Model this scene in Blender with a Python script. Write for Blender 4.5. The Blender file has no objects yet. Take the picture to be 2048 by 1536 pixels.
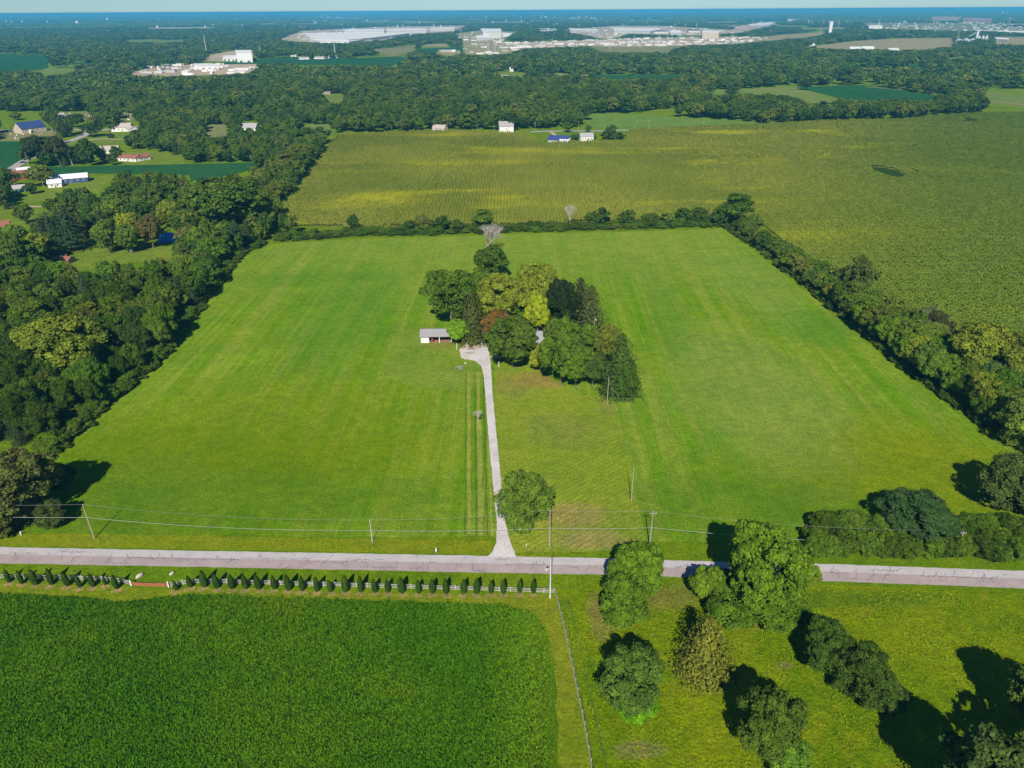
import bpy, math, random
import numpy as np
from mathutils import Vector, Matrix
random.seed(7); rng = np.random.default_rng(7)
SC = bpy.context.scene; COL = SC.collection
R_ = math.radians

# ------------------------------------------------------------------ camera
F, PITCH, HGT, ROLL = 1421.0, R_(27.75), 115.0, R_(0.35)
cam = bpy.data.objects.new('camera', bpy.data.cameras.new('camera')); COL.objects.link(cam)
X0 = Vector((1, 0, 0)); FW = Vector((0, math.cos(PITCH), -math.sin(PITCH))); U0 = Vector((0, math.sin(PITCH), math.cos(PITCH)))
cr, sr = math.cos(ROLL), math.sin(ROLL)
RT = X0*cr - U0*sr; UP = X0*sr + U0*cr
m = Matrix((RT, UP, -FW)).transposed().to_4x4(); m.translation = (0, 0, HGT)
cam.matrix_world = m
cam.data.sensor_width = 36; cam.data.lens = F/2048*36
cam.data.clip_start = 1; cam.data.clip_end = 90000
SC.camera = cam

# ------------------------------------------------------------------ sun and sky
SUN_EL, SUN_AZ = R_(40), R_(5)          # light travels towards +Y, 5 deg to +X
sun = bpy.data.objects.new('sun', bpy.data.lights.new('sun', 'SUN')); COL.objects.link(sun)
d = Vector((math.sin(SUN_AZ)*math.cos(SUN_EL), math.cos(SUN_AZ)*math.cos(SUN_EL), -math.sin(SUN_EL)))
sun.rotation_euler = d.to_track_quat('-Z', 'Y').to_euler()
sun.data.energy = 5.0; sun.data.angle = R_(0.5); sun.data.color = (1.0, 0.93, 0.82)
w = bpy.data.worlds.new('World'); SC.world = w; w.use_nodes = True
nt = w.node_tree; sky = nt.nodes.new('ShaderNodeTexSky'); sky.sky_type = 'NISHITA'; sky.sun_disc = False
sky.sun_elevation = SUN_EL; sky.sun_rotation = R_(180) + SUN_AZ
sky.air_density = 1.0; sky.dust_density = 0.0; sky.ozone_density = 6.0; sky.altitude = 1500
tint = nt.nodes.new('ShaderNodeMix'); tint.data_type = 'RGBA'; tint.blend_type = 'MULTIPLY'; tint.inputs[0].default_value = 1; tint.inputs[7].default_value = (0.58, 0.78, 0.92, 1)
nt.links.new(sky.outputs[0], tint.inputs[6]); nt.links.new(tint.outputs[2], nt.nodes['Background'].inputs[0]); nt.nodes['Background'].inputs[1].default_value = 0.07
vs = SC.view_settings; vs.view_transform = 'Standard'; vs.look = 'None'; vs.gamma = 1; vs.use_curve_mapping = False; vs.exposure = 0.3
SC.cycles.max_bounces = 6; SC.cycles.diffuse_bounces = 2; SC.cycles.glossy_bounces = 1; SC.cycles.transmission_bounces = 3
SC.cycles.volume_bounces = 1; SC.cycles.caustics_reflective = False; SC.cycles.caustics_refractive = False
HAZE_DENSITY = 0.0001

# ------------------------------------------------------------------ survey helpers: a point of the picture -> a point of the land
def at(px, py, z=0.0):
    u = (px-1024)/F; v = (768-py)/F
    r = RT*u + UP*v + FW
    t = (z-HGT)/r.z
    return (r.x*t, r.y*t)
def atv(px, py, z=0.0): return Vector((*at(px, py, z), z))
def proj(x, y, z=0.0):
    x = np.asarray(x, float); y = np.asarray(y, float); z = np.asarray(z, float)-HGT
    a = x*RT.x+y*RT.y+z*RT.z; b = x*UP.x+y*UP.y+z*UP.z; c = x*FW.x+y*FW.y+z*FW.z
    c = np.where(c < 1, 1, c)
    return 1024+F*a/c, 768-F*b/c
def inpoly(px, py, poly):
    px = np.asarray(px, float); py = np.asarray(py, float)
    ins = np.zeros(px.shape, bool); n = len(poly)
    for i in range(n):
        x1, y1 = poly[i]; x2, y2 = poly[(i+1) % n]
        if y1 == y2: continue
        c = ((y1 > py) != (y2 > py)) & (px < (x2-x1)*(py-y1)/(y2-y1)+x1)
        ins ^= c
    return ins
def scale_at(px, py):
    """metres per picture unit across, at the ground point"""
    x, y = at(px, py); c = (Vector((x, y, -HGT))).dot(FW)
    return c/F
def h_from_top(bx, by, ty):
    """height of an upright thing whose foot shows at by and its top at ty"""
    x, y = at(bx, by); lo, hi = 0.0, 60.0
    for _ in range(30):
        mid = (lo+hi)/2
        if float(proj(x, y, mid)[1]) > ty: lo = mid
        else: hi = mid
    return lo

# ------------------------------------------------------------------ object helpers
def tag(o, label=None, cat=None, group=None, kind=None):
    if label: o['label'] = label
    if cat: o['category'] = cat
    if group: o['group'] = group
    if kind: o['kind'] = kind
    return o
def empty(name, loc=(0, 0, 0), rz=0.0, scl=None):
    o = bpy.data.objects.new(name, None); COL.objects.link(o); o.location = loc; o.rotation_euler = (0, 0, rz)
    o.empty_display_size = 0.5
    if scl: o.scale = scl
    return o
def mesh_np(name, V, faces, mats=()):
    """faces: list of (n,k) int arrays"""
    me = bpy.data.meshes.new(name)
    V = np.asarray(V, np.float32).reshape(-1, 3)
    me.vertices.add(len(V)); me.vertices.foreach_set('co', V.ravel())
    faces = [np.asarray(f, np.int32) for f in faces if len(f)]
    loops = np.concatenate([f.ravel() for f in faces]); tot = np.concatenate([np.full(len(f), f.shape[1], np.int32) for f in faces])
    start = np.concatenate([[0], np.cumsum(tot)[:-1]]).astype(np.int32)
    me.loops.add(len(loops)); me.loops.foreach_set('vertex_index', loops)
    me.polygons.add(len(tot)); me.polygons.foreach_set('loop_start', start); me.polygons.foreach_set('loop_total', tot)
    me.update(calc_edges=True)
    for mt in mats: me.materials.append(mt)
    return me
class MB:
    def __init__(s): s.v = []; s.f = []
    def box(s, c, size, rz=0.0, taper=1.0):
        b = len(s.v); hx, hy, hz = size[0]/2, size[1]/2, size[2]/2; ca, sa = math.cos(rz), math.sin(rz)
        for dz, k in ((-hz, 1), (hz, taper)):
            for dx, dy in ((-hx, -hy), (hx, -hy), (hx, hy), (-hx, hy)):
                x, y = dx*k, dy*k
                s.v.append((c[0]+x*ca-y*sa, c[1]+x*sa+y*ca, c[2]+dz))
        for q in ((3, 2, 1, 0), (4, 5, 6, 7), (0, 1, 5, 4), (1, 2, 6, 5), (2, 3, 7, 6), (3, 0, 4, 7)): s.f.append([b+i for i in q])
        return s
    def poly(s, pts, flip=False):
        b = len(s.v); s.v += [tuple(p) for p in pts]; i = list(range(b, b+len(pts)))
        s.f.append(i[::-1] if flip else i); return s
    def prism(s, pts, z0, z1):
        n = len(pts); b = len(s.v)
        a = sum(pts[i][0]*pts[(i+1) % n][1]-pts[(i+1) % n][0]*pts[i][1] for i in range(n))
        if a < 0: pts = pts[::-1]
        for z in (z0, z1): s.v += [(p[0], p[1], z) for p in pts]
        s.f.append(list(range(b, b+n))[::-1]); s.f.append(list(range(b+n, b+2*n)))
        for i in range(n): j = (i+1) % n; s.f.append([b+i, b+j, b+n+j, b+n+i])
        return s
    def tube(s, pts, r0, r1=None, n=6, cap=True):
        r1 = r0 if r1 is None else r1; pts = [Vector(p) for p in pts]; b = len(s.v); L = len(pts)
        for i, p in enumerate(pts):
            t = (pts[min(i+1, L-1)]-pts[max(i-1, 0)]).normalized()
            a = t.cross(Vector((0, 0, 1)));
            if a.length < 0.05: a = t.cross(Vector((1, 0, 0)))
            a.normalize(); bb = t.cross(a); r = r0+(r1-r0)*i/max(1, L-1)
            for k in range(n):
                th = 2*math.pi*k/n; q = p+a*(math.cos(th)*r)+bb*(math.sin(th)*r); s.v.append(tuple(q))
        for i in range(L-1):
            for k in range(n):
                k2 = (k+1) % n; s.f.append([b+i*n+k, b+i*n+k2, b+(i+1)*n+k2, b+(i+1)*n+k])
        if cap: s.f.append([b+k for k in range(n)]); s.f.append([b+(L-1)*n+k for k in range(n)][::-1])
        return s
    def mesh(s, name, mat=None):
        me = bpy.data.meshes.new(name); me.from_pydata(s.v, [], s.f); me.update()
        if mat: me.materials.append(mat)
        return me
    def build(s, name, mat=None, parent=None, loc=None, rz=None):
        o = bpy.data.objects.new(name, s.mesh(name, mat)); COL.objects.link(o); o.parent = parent
        if loc: o.location = loc
        if rz is not None: o.rotation_euler = (0, 0, rz)
        return o
def link(name, me, parent=None, loc=(0, 0, 0), rot=(0, 0, 0), scl=(1, 1, 1)):
    o = bpy.data.objects.new(name, me); COL.objects.link(o); o.parent = parent; o.location = loc; o.rotation_euler = rot; o.scale = scl
    return o

# ------------------------------------------------------------------ materials
class NG:
    def __init__(s, name):
        s.m = bpy.data.materials.new(name); s.m.use_nodes = True; s.t = s.m.node_tree; s.bsdf = s.t.nodes['Principled BSDF']
        s.bsdf.inputs['Roughness'].default_value = 0.85; s.bsdf.inputs['Specular IOR Level'].default_value = 0.15
        s.geo = s.t.nodes.new('ShaderNodeNewGeometry')
    def set(s, sock, v):
        if hasattr(v, 'is_output') or isinstance(v, bpy.types.NodeSocket): s.t.links.new(v, sock)
        elif isinstance(v, (tuple, list)) and len(v) == 3 and sock.type == 'RGBA': sock.default_value = (*v, 1)
        else: sock.default_value = v
    @property
    def pos(s): return s.geo.outputs['Position']
    def mapping(s, rz=0.0, scale=(1, 1, 1), loc=(0, 0, 0), vec=None):
        n = s.t.nodes.new('ShaderNodeMapping'); n.inputs['Rotation'].default_value = (0, 0, rz); n.inputs['Scale'].default_value = scale
        n.inputs['Location'].default_value = loc; s.t.links.new(vec or s.pos, n.inputs[0]); return n.outputs[0]
    def noise(s, scale=1.0, detail=4, rough=0.6, vec=None, dist=0.0):
        n = s.t.nodes.new('ShaderNodeTexNoise'); n.inputs['Scale'].default_value = scale; n.inputs['Detail'].default_value = detail
        n.inputs['Roughness'].default_value = rough; n.inputs['Distortion'].default_value = dist
        s.t.links.new(vec or s.pos, n.inputs[0]); return n.outputs[0]
    def voronoi(s, scale, vec=None, feature='F1'):
        n = s.t.nodes.new('ShaderNodeTexVoronoi'); n.feature = feature; n.inputs['Scale'].default_value = scale
        s.t.links.new(vec or s.pos, n.inputs[0]); return n.outputs[0]
    def rng(s, v, a, b, lo=0.0, hi=1.0):
        n = s.t.nodes.new('ShaderNodeMapRange'); n.interpolation_type = 'SMOOTHSTEP'
        for i, q in enumerate((v, a, b, lo, hi)): s.set(n.inputs[i], q)
        return n.outputs[0]
    def math(s, op, a, b=0.0):
        n = s.t.nodes.new('ShaderNodeMath'); n.operation = op; s.set(n.inputs[0], a); s.set(n.inputs[1], b); return n.outputs[0]
    def mix(s, f, a, b, mode='MIX'):
        n = s.t.nodes.new('ShaderNodeMix'); n.data_type = 'RGBA'; n.blend_type = mode
        s.set(n.inputs[0], f); s.set(n.inputs[6], a); s.set(n.inputs[7], b); return n.outputs[2]
    def patch(s, cx, cy, rx, ry, rz=0.0, soft=0.5, wob=0.5, ns=0.12):
        """0..1 mask of a ragged oval patch on the land"""
        v = s.mapping(0, (1, 1, 0), (-cx, -cy, 0)); v = s.mapping(-rz, (1, 1, 0), vec=v); v = s.mapping(0, (1/rx, 1/ry, 0), vec=v)
        n = s.t.nodes.new('ShaderNodeVectorMath'); n.operation = 'LENGTH'; s.t.links.new(v, n.inputs[0])
        q = s.math('ADD', n.outputs['Value'], s.math('MULTIPLY', s.math('SUBTRACT', s.noise(ns, 5, 0.65), 0.5), wob*2))
        return s.rng(q, 1.0-soft, 1.0+soft*0.4, 1.0, 0.0)
    def bump(s, h, strength=0.5, dist=0.2, h2=None):
        n = s.t.nodes.new('ShaderNodeBump'); n.inputs['Strength'].default_value = strength; n.inputs['Distance'].default_value = dist
        s.t.links.new(h, n.inputs['Height']); s.t.links.new(n.outputs[0], s.bsdf.inputs['Normal'])
    def out(s, col, rough=None):
        s.set(s.bsdf.inputs['Base Color'], col)
        if rough is not None: s.bsdf.inputs['Roughness'].default_value = rough
        return s.m
_pl = {}
def plain(name, col, rough=0.7, var=0.12, scale=1.5, spec=0.2, metal=0.0):
    if name in _pl: return _pl[name]
    g = NG(name); n = g.noise(scale, 4)
    c = g.mix(1.0, col, g.mix(g.rng(n, 0.3, 0.7), (1-var,)*3, (1+var,)*3), 'MULTIPLY')
    g.bsdf.inputs['Specular IOR Level'].default_value = spec; g.bsdf.inputs['Metallic'].default_value = metal
    _pl[name] = g.out(c, rough); return _pl[name]

def grass_mat(name, a, b, c, streak=None, rz=0.0, big=0.012, patches=(), fine=1.0, speck=None, bumpd=0.25, band=0.0):
    g = NG(name); g.bsdf.inputs['Specular IOR Level'].default_value = 0.0
    col = g.mix(g.rng(g.noise(big, 4, 0.55), 0.36, 0.64), a, b)
    col = g.mix(g.rng(g.noise(big*5, 4, 0.6, dist=0.6), 0.42, 0.75, 0, 0.75), col, c)
    if streak:
        v = g.mapping(0, (0.16, 0.004, 0.1), vec=g.mapping(rz)); s1 = g.noise(1.0, 3, 0.6, v)
        col = g.mix(g.rng(s1, 0.42, 0.66, 0.0, 0.8), col, streak)
        v = g.mapping(0, (1.1, 0.02, 0.1), vec=g.mapping(rz)); s2 = g.noise(1.0, 3, 0.7, v)
        col = g.mix(g.rng(s2, 0.3, 0.7, 0.2, 0.0), col, tuple(k*0.55 for k in b))
        v = g.mapping(0, (0.62, 0.006, 0.1), vec=g.mapping(rz)); s3 = g.noise(1.0, 5, 0.85, v); col = g.mix(g.rng(s3, 0.46, 0.60, 0.0, 0.28), col, tuple(k*1.35 for k in streak))
    for (cx, cy, rx, ry, prz, pc, st) in patches:
        col = g.mix(g.math('MULTIPLY', g.patch(cx, cy, rx, ry, prz), st), col, pc)
    if band:
        v = g.mapping(0, (1/band, 0, 0), vec=g.mapping(rz)); wv = g.t.nodes.new('ShaderNodeTexWave'); wv.inputs['Scale'].default_value = 0.5; wv.inputs['Distortion'].default_value = 0.6
        g.t.links.new(v, wv.inputs[0]); col = g.mix(g.rng(wv.outputs[1], 0.2, 0.8, 0.0, 0.36), col, tuple(k*0.62 for k in c))
    if speck:
        col = g.mix(g.rng(g.noise(0.9, 5, 0.75), 0.60, 0.72, 0, 0.6), col, speck)
    f1 = g.noise(1.6*fine, 5, 0.75); f2 = g.noise(0.35*fine, 4, 0.7)
    k = g.mix(g.rng(f1, 0.3, 0.7), (0.66, 0.68, 0.6), (1.32, 1.30, 1.25)); col = g.mix(1.0, col, k, 'MULTIPLY')
    f3 = g.noise(0.055, 5, 0.75, dist=0.8); k = g.mix(g.rng(f3, 0.32, 0.68), (0.86, 0.92, 0.9), (1.16, 1.08, 1.05)); col = g.mix(1.0, col, k, 'MULTIPLY')
    k = g.mix(g.rng(f2, 0.3, 0.7), (0.84, 0.86, 0.82), (1.16, 1.13, 1.05)); col = g.mix(1.0, col, k, 'MULTIPLY')
    g.bump(g.math('ADD', f1, g.math('MULTIPLY', f2, 1.5)), 0.9, bumpd)
    return g.out(col, 0.95)

def leaf_mat(name, mode):
    """mode 'object': the thing's own colour; otherwise a list of stops picked per tree"""
    g = NG(name); oi = g.t.nodes.new('ShaderNodeObjectInfo')
    if mode == 'object': base = oi.outputs['Color']
    else:
        cr_ = g.t.nodes.new('ShaderNodeValToRGB'); r = cr_.color_ramp
        while len(r.elements) > 1: r.elements.remove(r.elements[0])
        for i, (p, c) in enumerate(mode):
            e = r.elements[0] if i == 0 else r.elements.new(p); e.position = p; e.color = (*c, 1)
        g.t.links.new(oi.outputs['Random'], cr_.inputs[0]); base = cr_.outputs[0]
    tc = g.t.nodes.new('ShaderNodeTexCoord')
    n = g.noise(5.0, 3, 0.6, tc.outputs['Object'])
    col = g.mix(1.0, base, g.mix(g.rng(n, 0.3, 0.7), (0.72, 0.74, 0.75), (1.3, 1.22, 1.1)), 'MULTIPLY')
    isl = g.geo.outputs['Random Per Island']
    col = g.mix(1.0, col, g.mix(isl, (0.62, 0.66, 0.7), (1.42, 1.34, 1.2)), 'MULTIPLY')
    t = g.t; tr = t.nodes.new('ShaderNodeBsdfTranslucent'); mx = t.nodes.new('ShaderNodeMixShader'); mx.inputs[0].default_value = 0.22
    g.set(tr.inputs[0], g.mix(1.0, col, (1.1, 1.3, 0.6), 'MULTIPLY'))
    g.out(col, 0.7); g.bsdf.inputs['Specular IOR Level'].default_value = 0.06
    t.links.new(g.bsdf.outputs[0], mx.inputs[1]); t.links.new(tr.outputs[0], mx.inputs[2]); t.links.new(mx.outputs[0], t.nodes['Material Output'].inputs[0])
    return g.m

BARK = plain('bark', (0.16, 0.13, 0.10), 0.95, 0.3, 6)
DEADBARK = plain('dead_bark', (0.42, 0.37, 0.33), 0.95, 0.2, 3)
WHITE = plain('white_paint', (0.78, 0.77, 0.74), 0.6, 0.06, 3)
GREYROOF = plain('grey_shingles', (0.30, 0.29, 0.30), 0.9, 0.15, 3)
DARK = plain('dark_opening', (0.02, 0.02, 0.022), 0.5, 0.1)
GLASS = plain('window_glass', (0.05, 0.07, 0.09), 0.08, 0.05, 1, 0.6)
WOOD = plain('weathered_pole_wood', (0.36, 0.29, 0.21), 0.9, 0.2, 4)
GREYWOOD = plain('grey_fence_wood', (0.33, 0.30, 0.25), 0.9, 0.2, 4)
METAL = plain('galvanised_metal', (0.55, 0.57, 0.60), 0.45, 0.08, 0.3, 0.4)
WIRE = plain('cable_sheath', (0.62, 0.62, 0.60), 0.6, 0.05)
DARKWIRE = plain('bare_conductor', (0.25, 0.25, 0.24), 0.6, 0.05)

# ------------------------------------------------------------------ the land
def wpoly(pp): return [at(*p) for p in pp]
def sheet(name, pp, mat, z, label, cat='ground', world=False, kind='structure'):
    pts = pp if world else wpoly(pp)
    a = sum(pts[i][0]*pts[(i+1) % len(pts)][1]-pts[(i+1) % len(pts)][0]*pts[i][1] for i in range(len(pts)))
    if a < 0: pts = pts[::-1]
    b = MB(); b.poly([(x, y, z) for x, y in pts]); o = b.build(name, mat)
    return tag(o, label, cat, kind=kind)
def ragged(pp, step=6.0, amp=0.5):
    """outline in metres with a slightly uneven edge"""
    pts = wpoly(pp); out = []
    for i in range(len(pts)):
        p, q = Vector(pts[i]), Vector(pts[(i+1) % len(pts)]); L = (q-p).length; n = max(1, int(L/step))
        n = min(n, 90); nn = Vector((-(q-p).y, (q-p).x)).normalized() if L > 0 else Vector((0, 0))
        for k in range(n):
            c = p.lerp(q, k/n); out.append(tuple(c+nn*random.uniform(-amp, amp)))
    return out

MGROUND = grass_mat('mown_grass', (0.10, 0.19, 0.004), (0.13, 0.21, 0.006), (0.16, 0.21, 0.012), None, patches=(), bumpd=0.3)
ground = MB().poly([(-45000, -3000, 0), (45000, -3000, 0), (45000, 80000, 0), (-45000, 80000, 0)]).build('ground', MGROUND)
tag(ground, 'green mown grass of the verges and the open country around the farm', 'ground', kind='structure')

HAY = [(60, 1066), (92, 985), (122, 905), (205, 822), (312, 735), (385, 648), (438, 572), (487, 516), (540, 488), (700, 478), (940, 472), (1100, 466), (1300, 462),
       (1448, 457), (1500, 495), (1600, 575), (1700, 655), (1800, 740), (1900, 815), (2048, 912), (2250, 1040), (2200, 1110), (2048, 1090), (1620, 1092), (1310, 1080), (940, 1074), (400, 1070)]
hp = [(-5, 430, 190, 130, 0.0, (0.185, 0.265, 0.035), 0.6), (*at(330, 960), 60, 34, 0.0, (0.088, 0.180, 0.001), 0.75), (*at(1800, 970), 60, 30, 0.0, (0.100, 0.190, 0.001), 0.7), (*at(700, 620), 22, 70, 0.0, (0.085, 0.205, 0.014), 0.55), (*at(600, 560), 45, 12, 0.1, (0.085, 0.205, 0.014), 0.45),  # first, largest patch lightens the far hay: partly haze put into the grass colour
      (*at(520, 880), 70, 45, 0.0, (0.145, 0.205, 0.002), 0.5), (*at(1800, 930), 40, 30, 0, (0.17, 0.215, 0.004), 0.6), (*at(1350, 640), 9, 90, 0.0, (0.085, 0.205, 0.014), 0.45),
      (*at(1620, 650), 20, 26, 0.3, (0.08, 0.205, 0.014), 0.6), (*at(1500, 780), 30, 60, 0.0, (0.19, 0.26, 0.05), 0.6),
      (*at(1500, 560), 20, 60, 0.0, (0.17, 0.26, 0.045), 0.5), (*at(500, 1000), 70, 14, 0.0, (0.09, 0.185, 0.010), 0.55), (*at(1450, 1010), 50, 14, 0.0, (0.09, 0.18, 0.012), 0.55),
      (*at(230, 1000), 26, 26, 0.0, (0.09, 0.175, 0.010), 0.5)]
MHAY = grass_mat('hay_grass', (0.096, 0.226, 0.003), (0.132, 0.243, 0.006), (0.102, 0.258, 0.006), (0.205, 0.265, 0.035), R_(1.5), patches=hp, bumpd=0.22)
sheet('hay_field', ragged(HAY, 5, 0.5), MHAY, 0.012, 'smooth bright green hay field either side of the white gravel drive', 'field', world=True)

YARD = [(990, 722), (1060, 730), (1160, 790), (1225, 792), (1240, 850), (1262, 950), (1285, 1040), (1292, 1100), (1020, 1106), (1004, 1000), (998, 900), (988, 800)]
yp = [(*at(1150, 1030), 9, 6, 0.0, (0.27, 0.22, 0.085), 0.75), (*at(1080, 760), 11, 7, 0.0, (0.30, 0.20, 0.07), 0.7), (*at(1190, 1080), 10, 4, 0.0, (0.30, 0.24, 0.10), 0.75),
      (*at(1020, 770), 6, 9, 0.3, (0.24, 0.19, 0.07), 0.55), (*at(1120, 860), 14, 12, 0.0, (0.17, 0.21, 0.045), 0.5), (*at(1225, 815), 5, 5, 0, (0.2, 0.2, 0.06), 0.6)]
MYARD = grass_mat('yard_grass', (0.175, 0.262, 0.016), (0.205, 0.28, 0.025), (0.225, 0.27, 0.035), None, R_(52), patches=yp, band=2.4, speck=(0.22, 0.21, 0.07))
sheet('front_lawn', ragged(YARD, 4, 0.3), MYARD, 0.020, 'front lawn mown in diagonal bands with tan dry patches right of the gravel drive', 'lawn', world=True)
LYARD = [(866, 655), (915, 690), (922, 718), (955, 724), (966, 745), (963, 770), (905, 778), (820, 772), (765, 752), (775, 715), (790, 672), (830, 655)]
MLY = grass_mat('side_yard_grass', (0.15, 0.255, 0.02), (0.175, 0.265, 0.028), (0.20, 0.27, 0.04), None, R_(-62), patches=[(*at(880, 690), 7, 5, 0, (0.24, 0.19, 0.06), 0.5)], band=2.8)
sheet('side_lawn', ragged(LYARD, 3, 0.4), MLY, 0.020, 'curving mown lawn in front of the open grey shed', 'lawn', world=True)
# mower lanes beside the drive
tr = empty('mown_lanes'); tag(tr, 'pale mown lanes with dark wheel lines beside the gravel drive', 'ground', kind='structure')
MT1 = grass_mat('pale_lane_grass', (0.23, 0.28, 0.05), (0.26, 0.29, 0.06), (0.19, 0.27, 0.03)); MT2 = grass_mat('dark_lane_grass', (0.07, 0.13, 0.018), (0.09, 0.16, 0.02), (0.10, 0.19, 0.02))
for (x0, y0, x1, y1, wd, mt) in ((938, 745, 938, 1070, 1.2, MT1), (950, 745, 953, 1072, 0.5, MT2), (956, 745, 962, 1072, 1.5, MT1), (966, 745, 975, 1072, 0.5, MT2), (972, 745, 984, 1072, 0.7, MT1), (932, 745, 930, 1070, 0.35, MT2)):
    a, b = Vector(at(x0, y0)), Vector(at(x1, y1)); n = 26; L_, R2 = [], []
    for k in range(n+1):
        c = a.lerp(b, k/n); o_ = random.uniform(-0.12, 0.12); ww = wd*random.uniform(0.6, 1.1)/2
        L_.append((c.x-ww+o_, c.y, 0.030)); R2.append((c.x+ww+o_, c.y, 0.030))
    q = MB(); 
    for k in range(n): q.poly([L_[k], L_[k+1], R2[k+1], R2[k]])
    q.build('lane_strip', mt, tr)

wt = empty('wheel_tracks'); tag(wt, 'two dark wheel lines in the grass beside the weathered side fence', 'track', kind='structure')
for off in (0, 11):
    P_ = [Vector(at(a_+off*(1+k*.35), b_)) for k, (a_, b_) in enumerate(((1124, 1196), (1137, 1250), (1156, 1360), (1176, 1470), (1192, 1560), (1205, 1640)))]; q = MB()
    for a, b in zip(P_, P_[1:]): q.poly([(a.x-.22, a.y, .032), (b.x-.22, b.y, .032), (b.x+.22, b.y, .032), (a.x+.22, a.y, .032)])
    q.build('wheel_line', MT2, wt)
# ---- road
ROADT = [(-500, 1083), (0, 1094), (240, 1099), (700, 1107), (1000, 1112.5), (1240, 1117), (1350, 1121), (1650, 1128), (2048, 1142), (2600, 1164)]
ROADB = [(-500, 1119), (0, 1127), (240, 1131), (700, 1140), (1000, 1146), (1240, 1150), (1350, 1154), (1650, 1162), (2048, 1177), (2600, 1200)]
def asphalt(name, c):
    g = NG(name); n = g.noise(0.25, 5, 0.7); n2 = g.noise(14, 3, 0.7)
    v = g.mapping(R_(-2.6), (0.02, 1.2, 1)); st = g.noise(1, 3, 0.6, v)
    col = g.mix(1.0, c, g.mix(g.rng(n, 0.3, 0.7), (0.9,)*3, (1.1,)*3), 'MULTIPLY'); col = g.mix(1.0, col, g.mix(g.rng(n2, 0.3, 0.7), (0.85,)*3, (1.15,)*3), 'MULTIPLY')
    col = g.mix(g.rng(st, 0.3, 0.7, 0, 0.25), col, tuple(k*0.8 for k in c)); g.bump(n2, 0.4, 0.02)
    return g.out(col, 0.9)
MR1 = asphalt('chip_seal_pale', (0.46, 0.43, 0.43)); MR2 = asphalt('asphalt_pinkish', (0.37, 0.305, 0.295))
road = empty('road'); tag(road, 'two-tone chip sealed country road crossing the picture with crack sealing', 'road', kind='structure')
def lerp_line(L, k, n):
    """n+1 points along a pixel polyline by x"""
    xs = [p[0] for p in L]; ys = [p[1] for p in L]; X = np.linspace(xs[0], xs[-1], n+1); Y = np.interp(X, xs, ys); return list(zip(X, Y))
T = [Vector(at(*p)) for p in lerp_line(ROADT, 0, 200)]; B = [Vector(at(*p)) for p in lerp_line(ROADB, 0, 200)]
q1, q2 = MB(), MB()
for i in range(200):
    j = [random.uniform(-0.07, 0.07) for _ in range(2)] if i == 0 else jn
    jn = [random.uniform(-0.09, 0.09), random.uniform(-0.09, 0.09)]
    m0, m1 = B[i].lerp(T[i], 0.55), B[i+1].lerp(T[i+1], 0.55)
    q1.poly([(m0.x, m0.y, 0.034), (m1.x, m1.y, 0.034), (T[i+1].x, T[i+1].y+jn[0], 0.034), (T[i].x, T[i].y+j[0], 0.034)])
    q2.poly([(B[i].x, B[i].y+j[1], 0.034), (B[i+1].x, B[i+1].y+jn[1], 0.034), (m1.x, m1.y, 0.034), (m0.x, m0.y, 0.034)])
q1.build('pale_lane', MR1, road); q2.build('pinkish_lane', MR2, road)
TAR = plain('crack_tar', (0.13, 0.12, 0.12), 0.6, 0.1)
cq = MB()
def crack(pts, wd=0.13):
    for a, b in zip(pts, pts[1:]):
        a, b = Vector(a), Vector(b); dd = (b-a)
        if dd.length < 1e-3: continue
        n_ = Vector((-dd.y, dd.x)).normalized()*wd/2*random.uniform(0.6, 1.2)
        cq.poly([(a.x-n_.x, a.y-n_.y, 0.040), (b.x-n_.x, b.y-n_.y, 0.040), (b.x+n_.x, b.y+n_.y, 0.040), (a.x+n_.x, a.y+n_.y, 0.040)])
def on_road(px, t):  # t 0 near edge .. 1 far edge
    yt = np.interp(px, [p[0] for p in ROADT], [p[1] for p in ROADT]); yb = np.interp(px, [p[0] for p in ROADB], [p[1] for p in ROADB])
    return at(px, yb+(yt-yb)*t)
rr = random.Random(3)
for (x0, x1, t0) in ((15, 80, .62), (120, 186, .78), (205, 260, .15), (255, 480, .5), (480, 620, .62), (625, 700, .45), (700, 765, .62), (720, 800, .2), (820, 850, .18), (860, 880, .55), (990, 1020, .8), (1020, 1100, .55), (1135, 1160, .42), (1350, 1372, .6), (1660, 1700, .5), (1690, 1740, .2), (1740, 1800, .75), (1840, 1990, .5), (570, 600, .1), (940, 970, .12)):
    pts = []; x = x0
    while x < x1:
        pts.append(on_road(x, t0+rr.uniform(-.04, .04))); x += rr.uniform(3, 7)
        if rr.random() < 0.28 and len(pts) > 1:
            y_ = t0; br = [pts[-1]]; xx = x
            for _ in range(rr.randint(1, 3)): y_ += rr.choice((-1, 1))*rr.uniform(.08, .2); xx += rr.uniform(-4, 4); br.append(on_road(xx, min(.95, max(.05, y_))))
            crack(br, 0.09)
    crack(pts)
for x0 in (23, 120, 145, 178, 215, 250, 455, 465, 555, 605, 640, 688, 855, 908, 945, 1063, 1172, 1480, 1665, 1705, 1735, 1765, 1915, 1950, 1968, 640, 735):
    y_ = rr.uniform(.03, .3); pts = [on_road(x0, y_)]; x = x0
    while y_ < rr.uniform(.5, 1.0) and len(pts) < 7: y_ += rr.uniform(.1, .2); x += rr.uniform(-3, 8); pts.append(on_road(x, min(.97, y_)))
    crack(pts, 0.1)
for _ in range(60):
    x = rr.uniform(0, 2048); y_ = rr.uniform(.05, .9); pts = [on_road(x, y_)]
    for k in range(rr.randint(1, 3)): x += rr.uniform(-6, 6); y_ = min(.96, max(.03, y_+rr.uniform(-.15, .15))); pts.append(on_road(x, y_))
    crack(pts, 0.07)
tag(cq.build('crack_sealant', TAR, road), kind='stuff')

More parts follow.
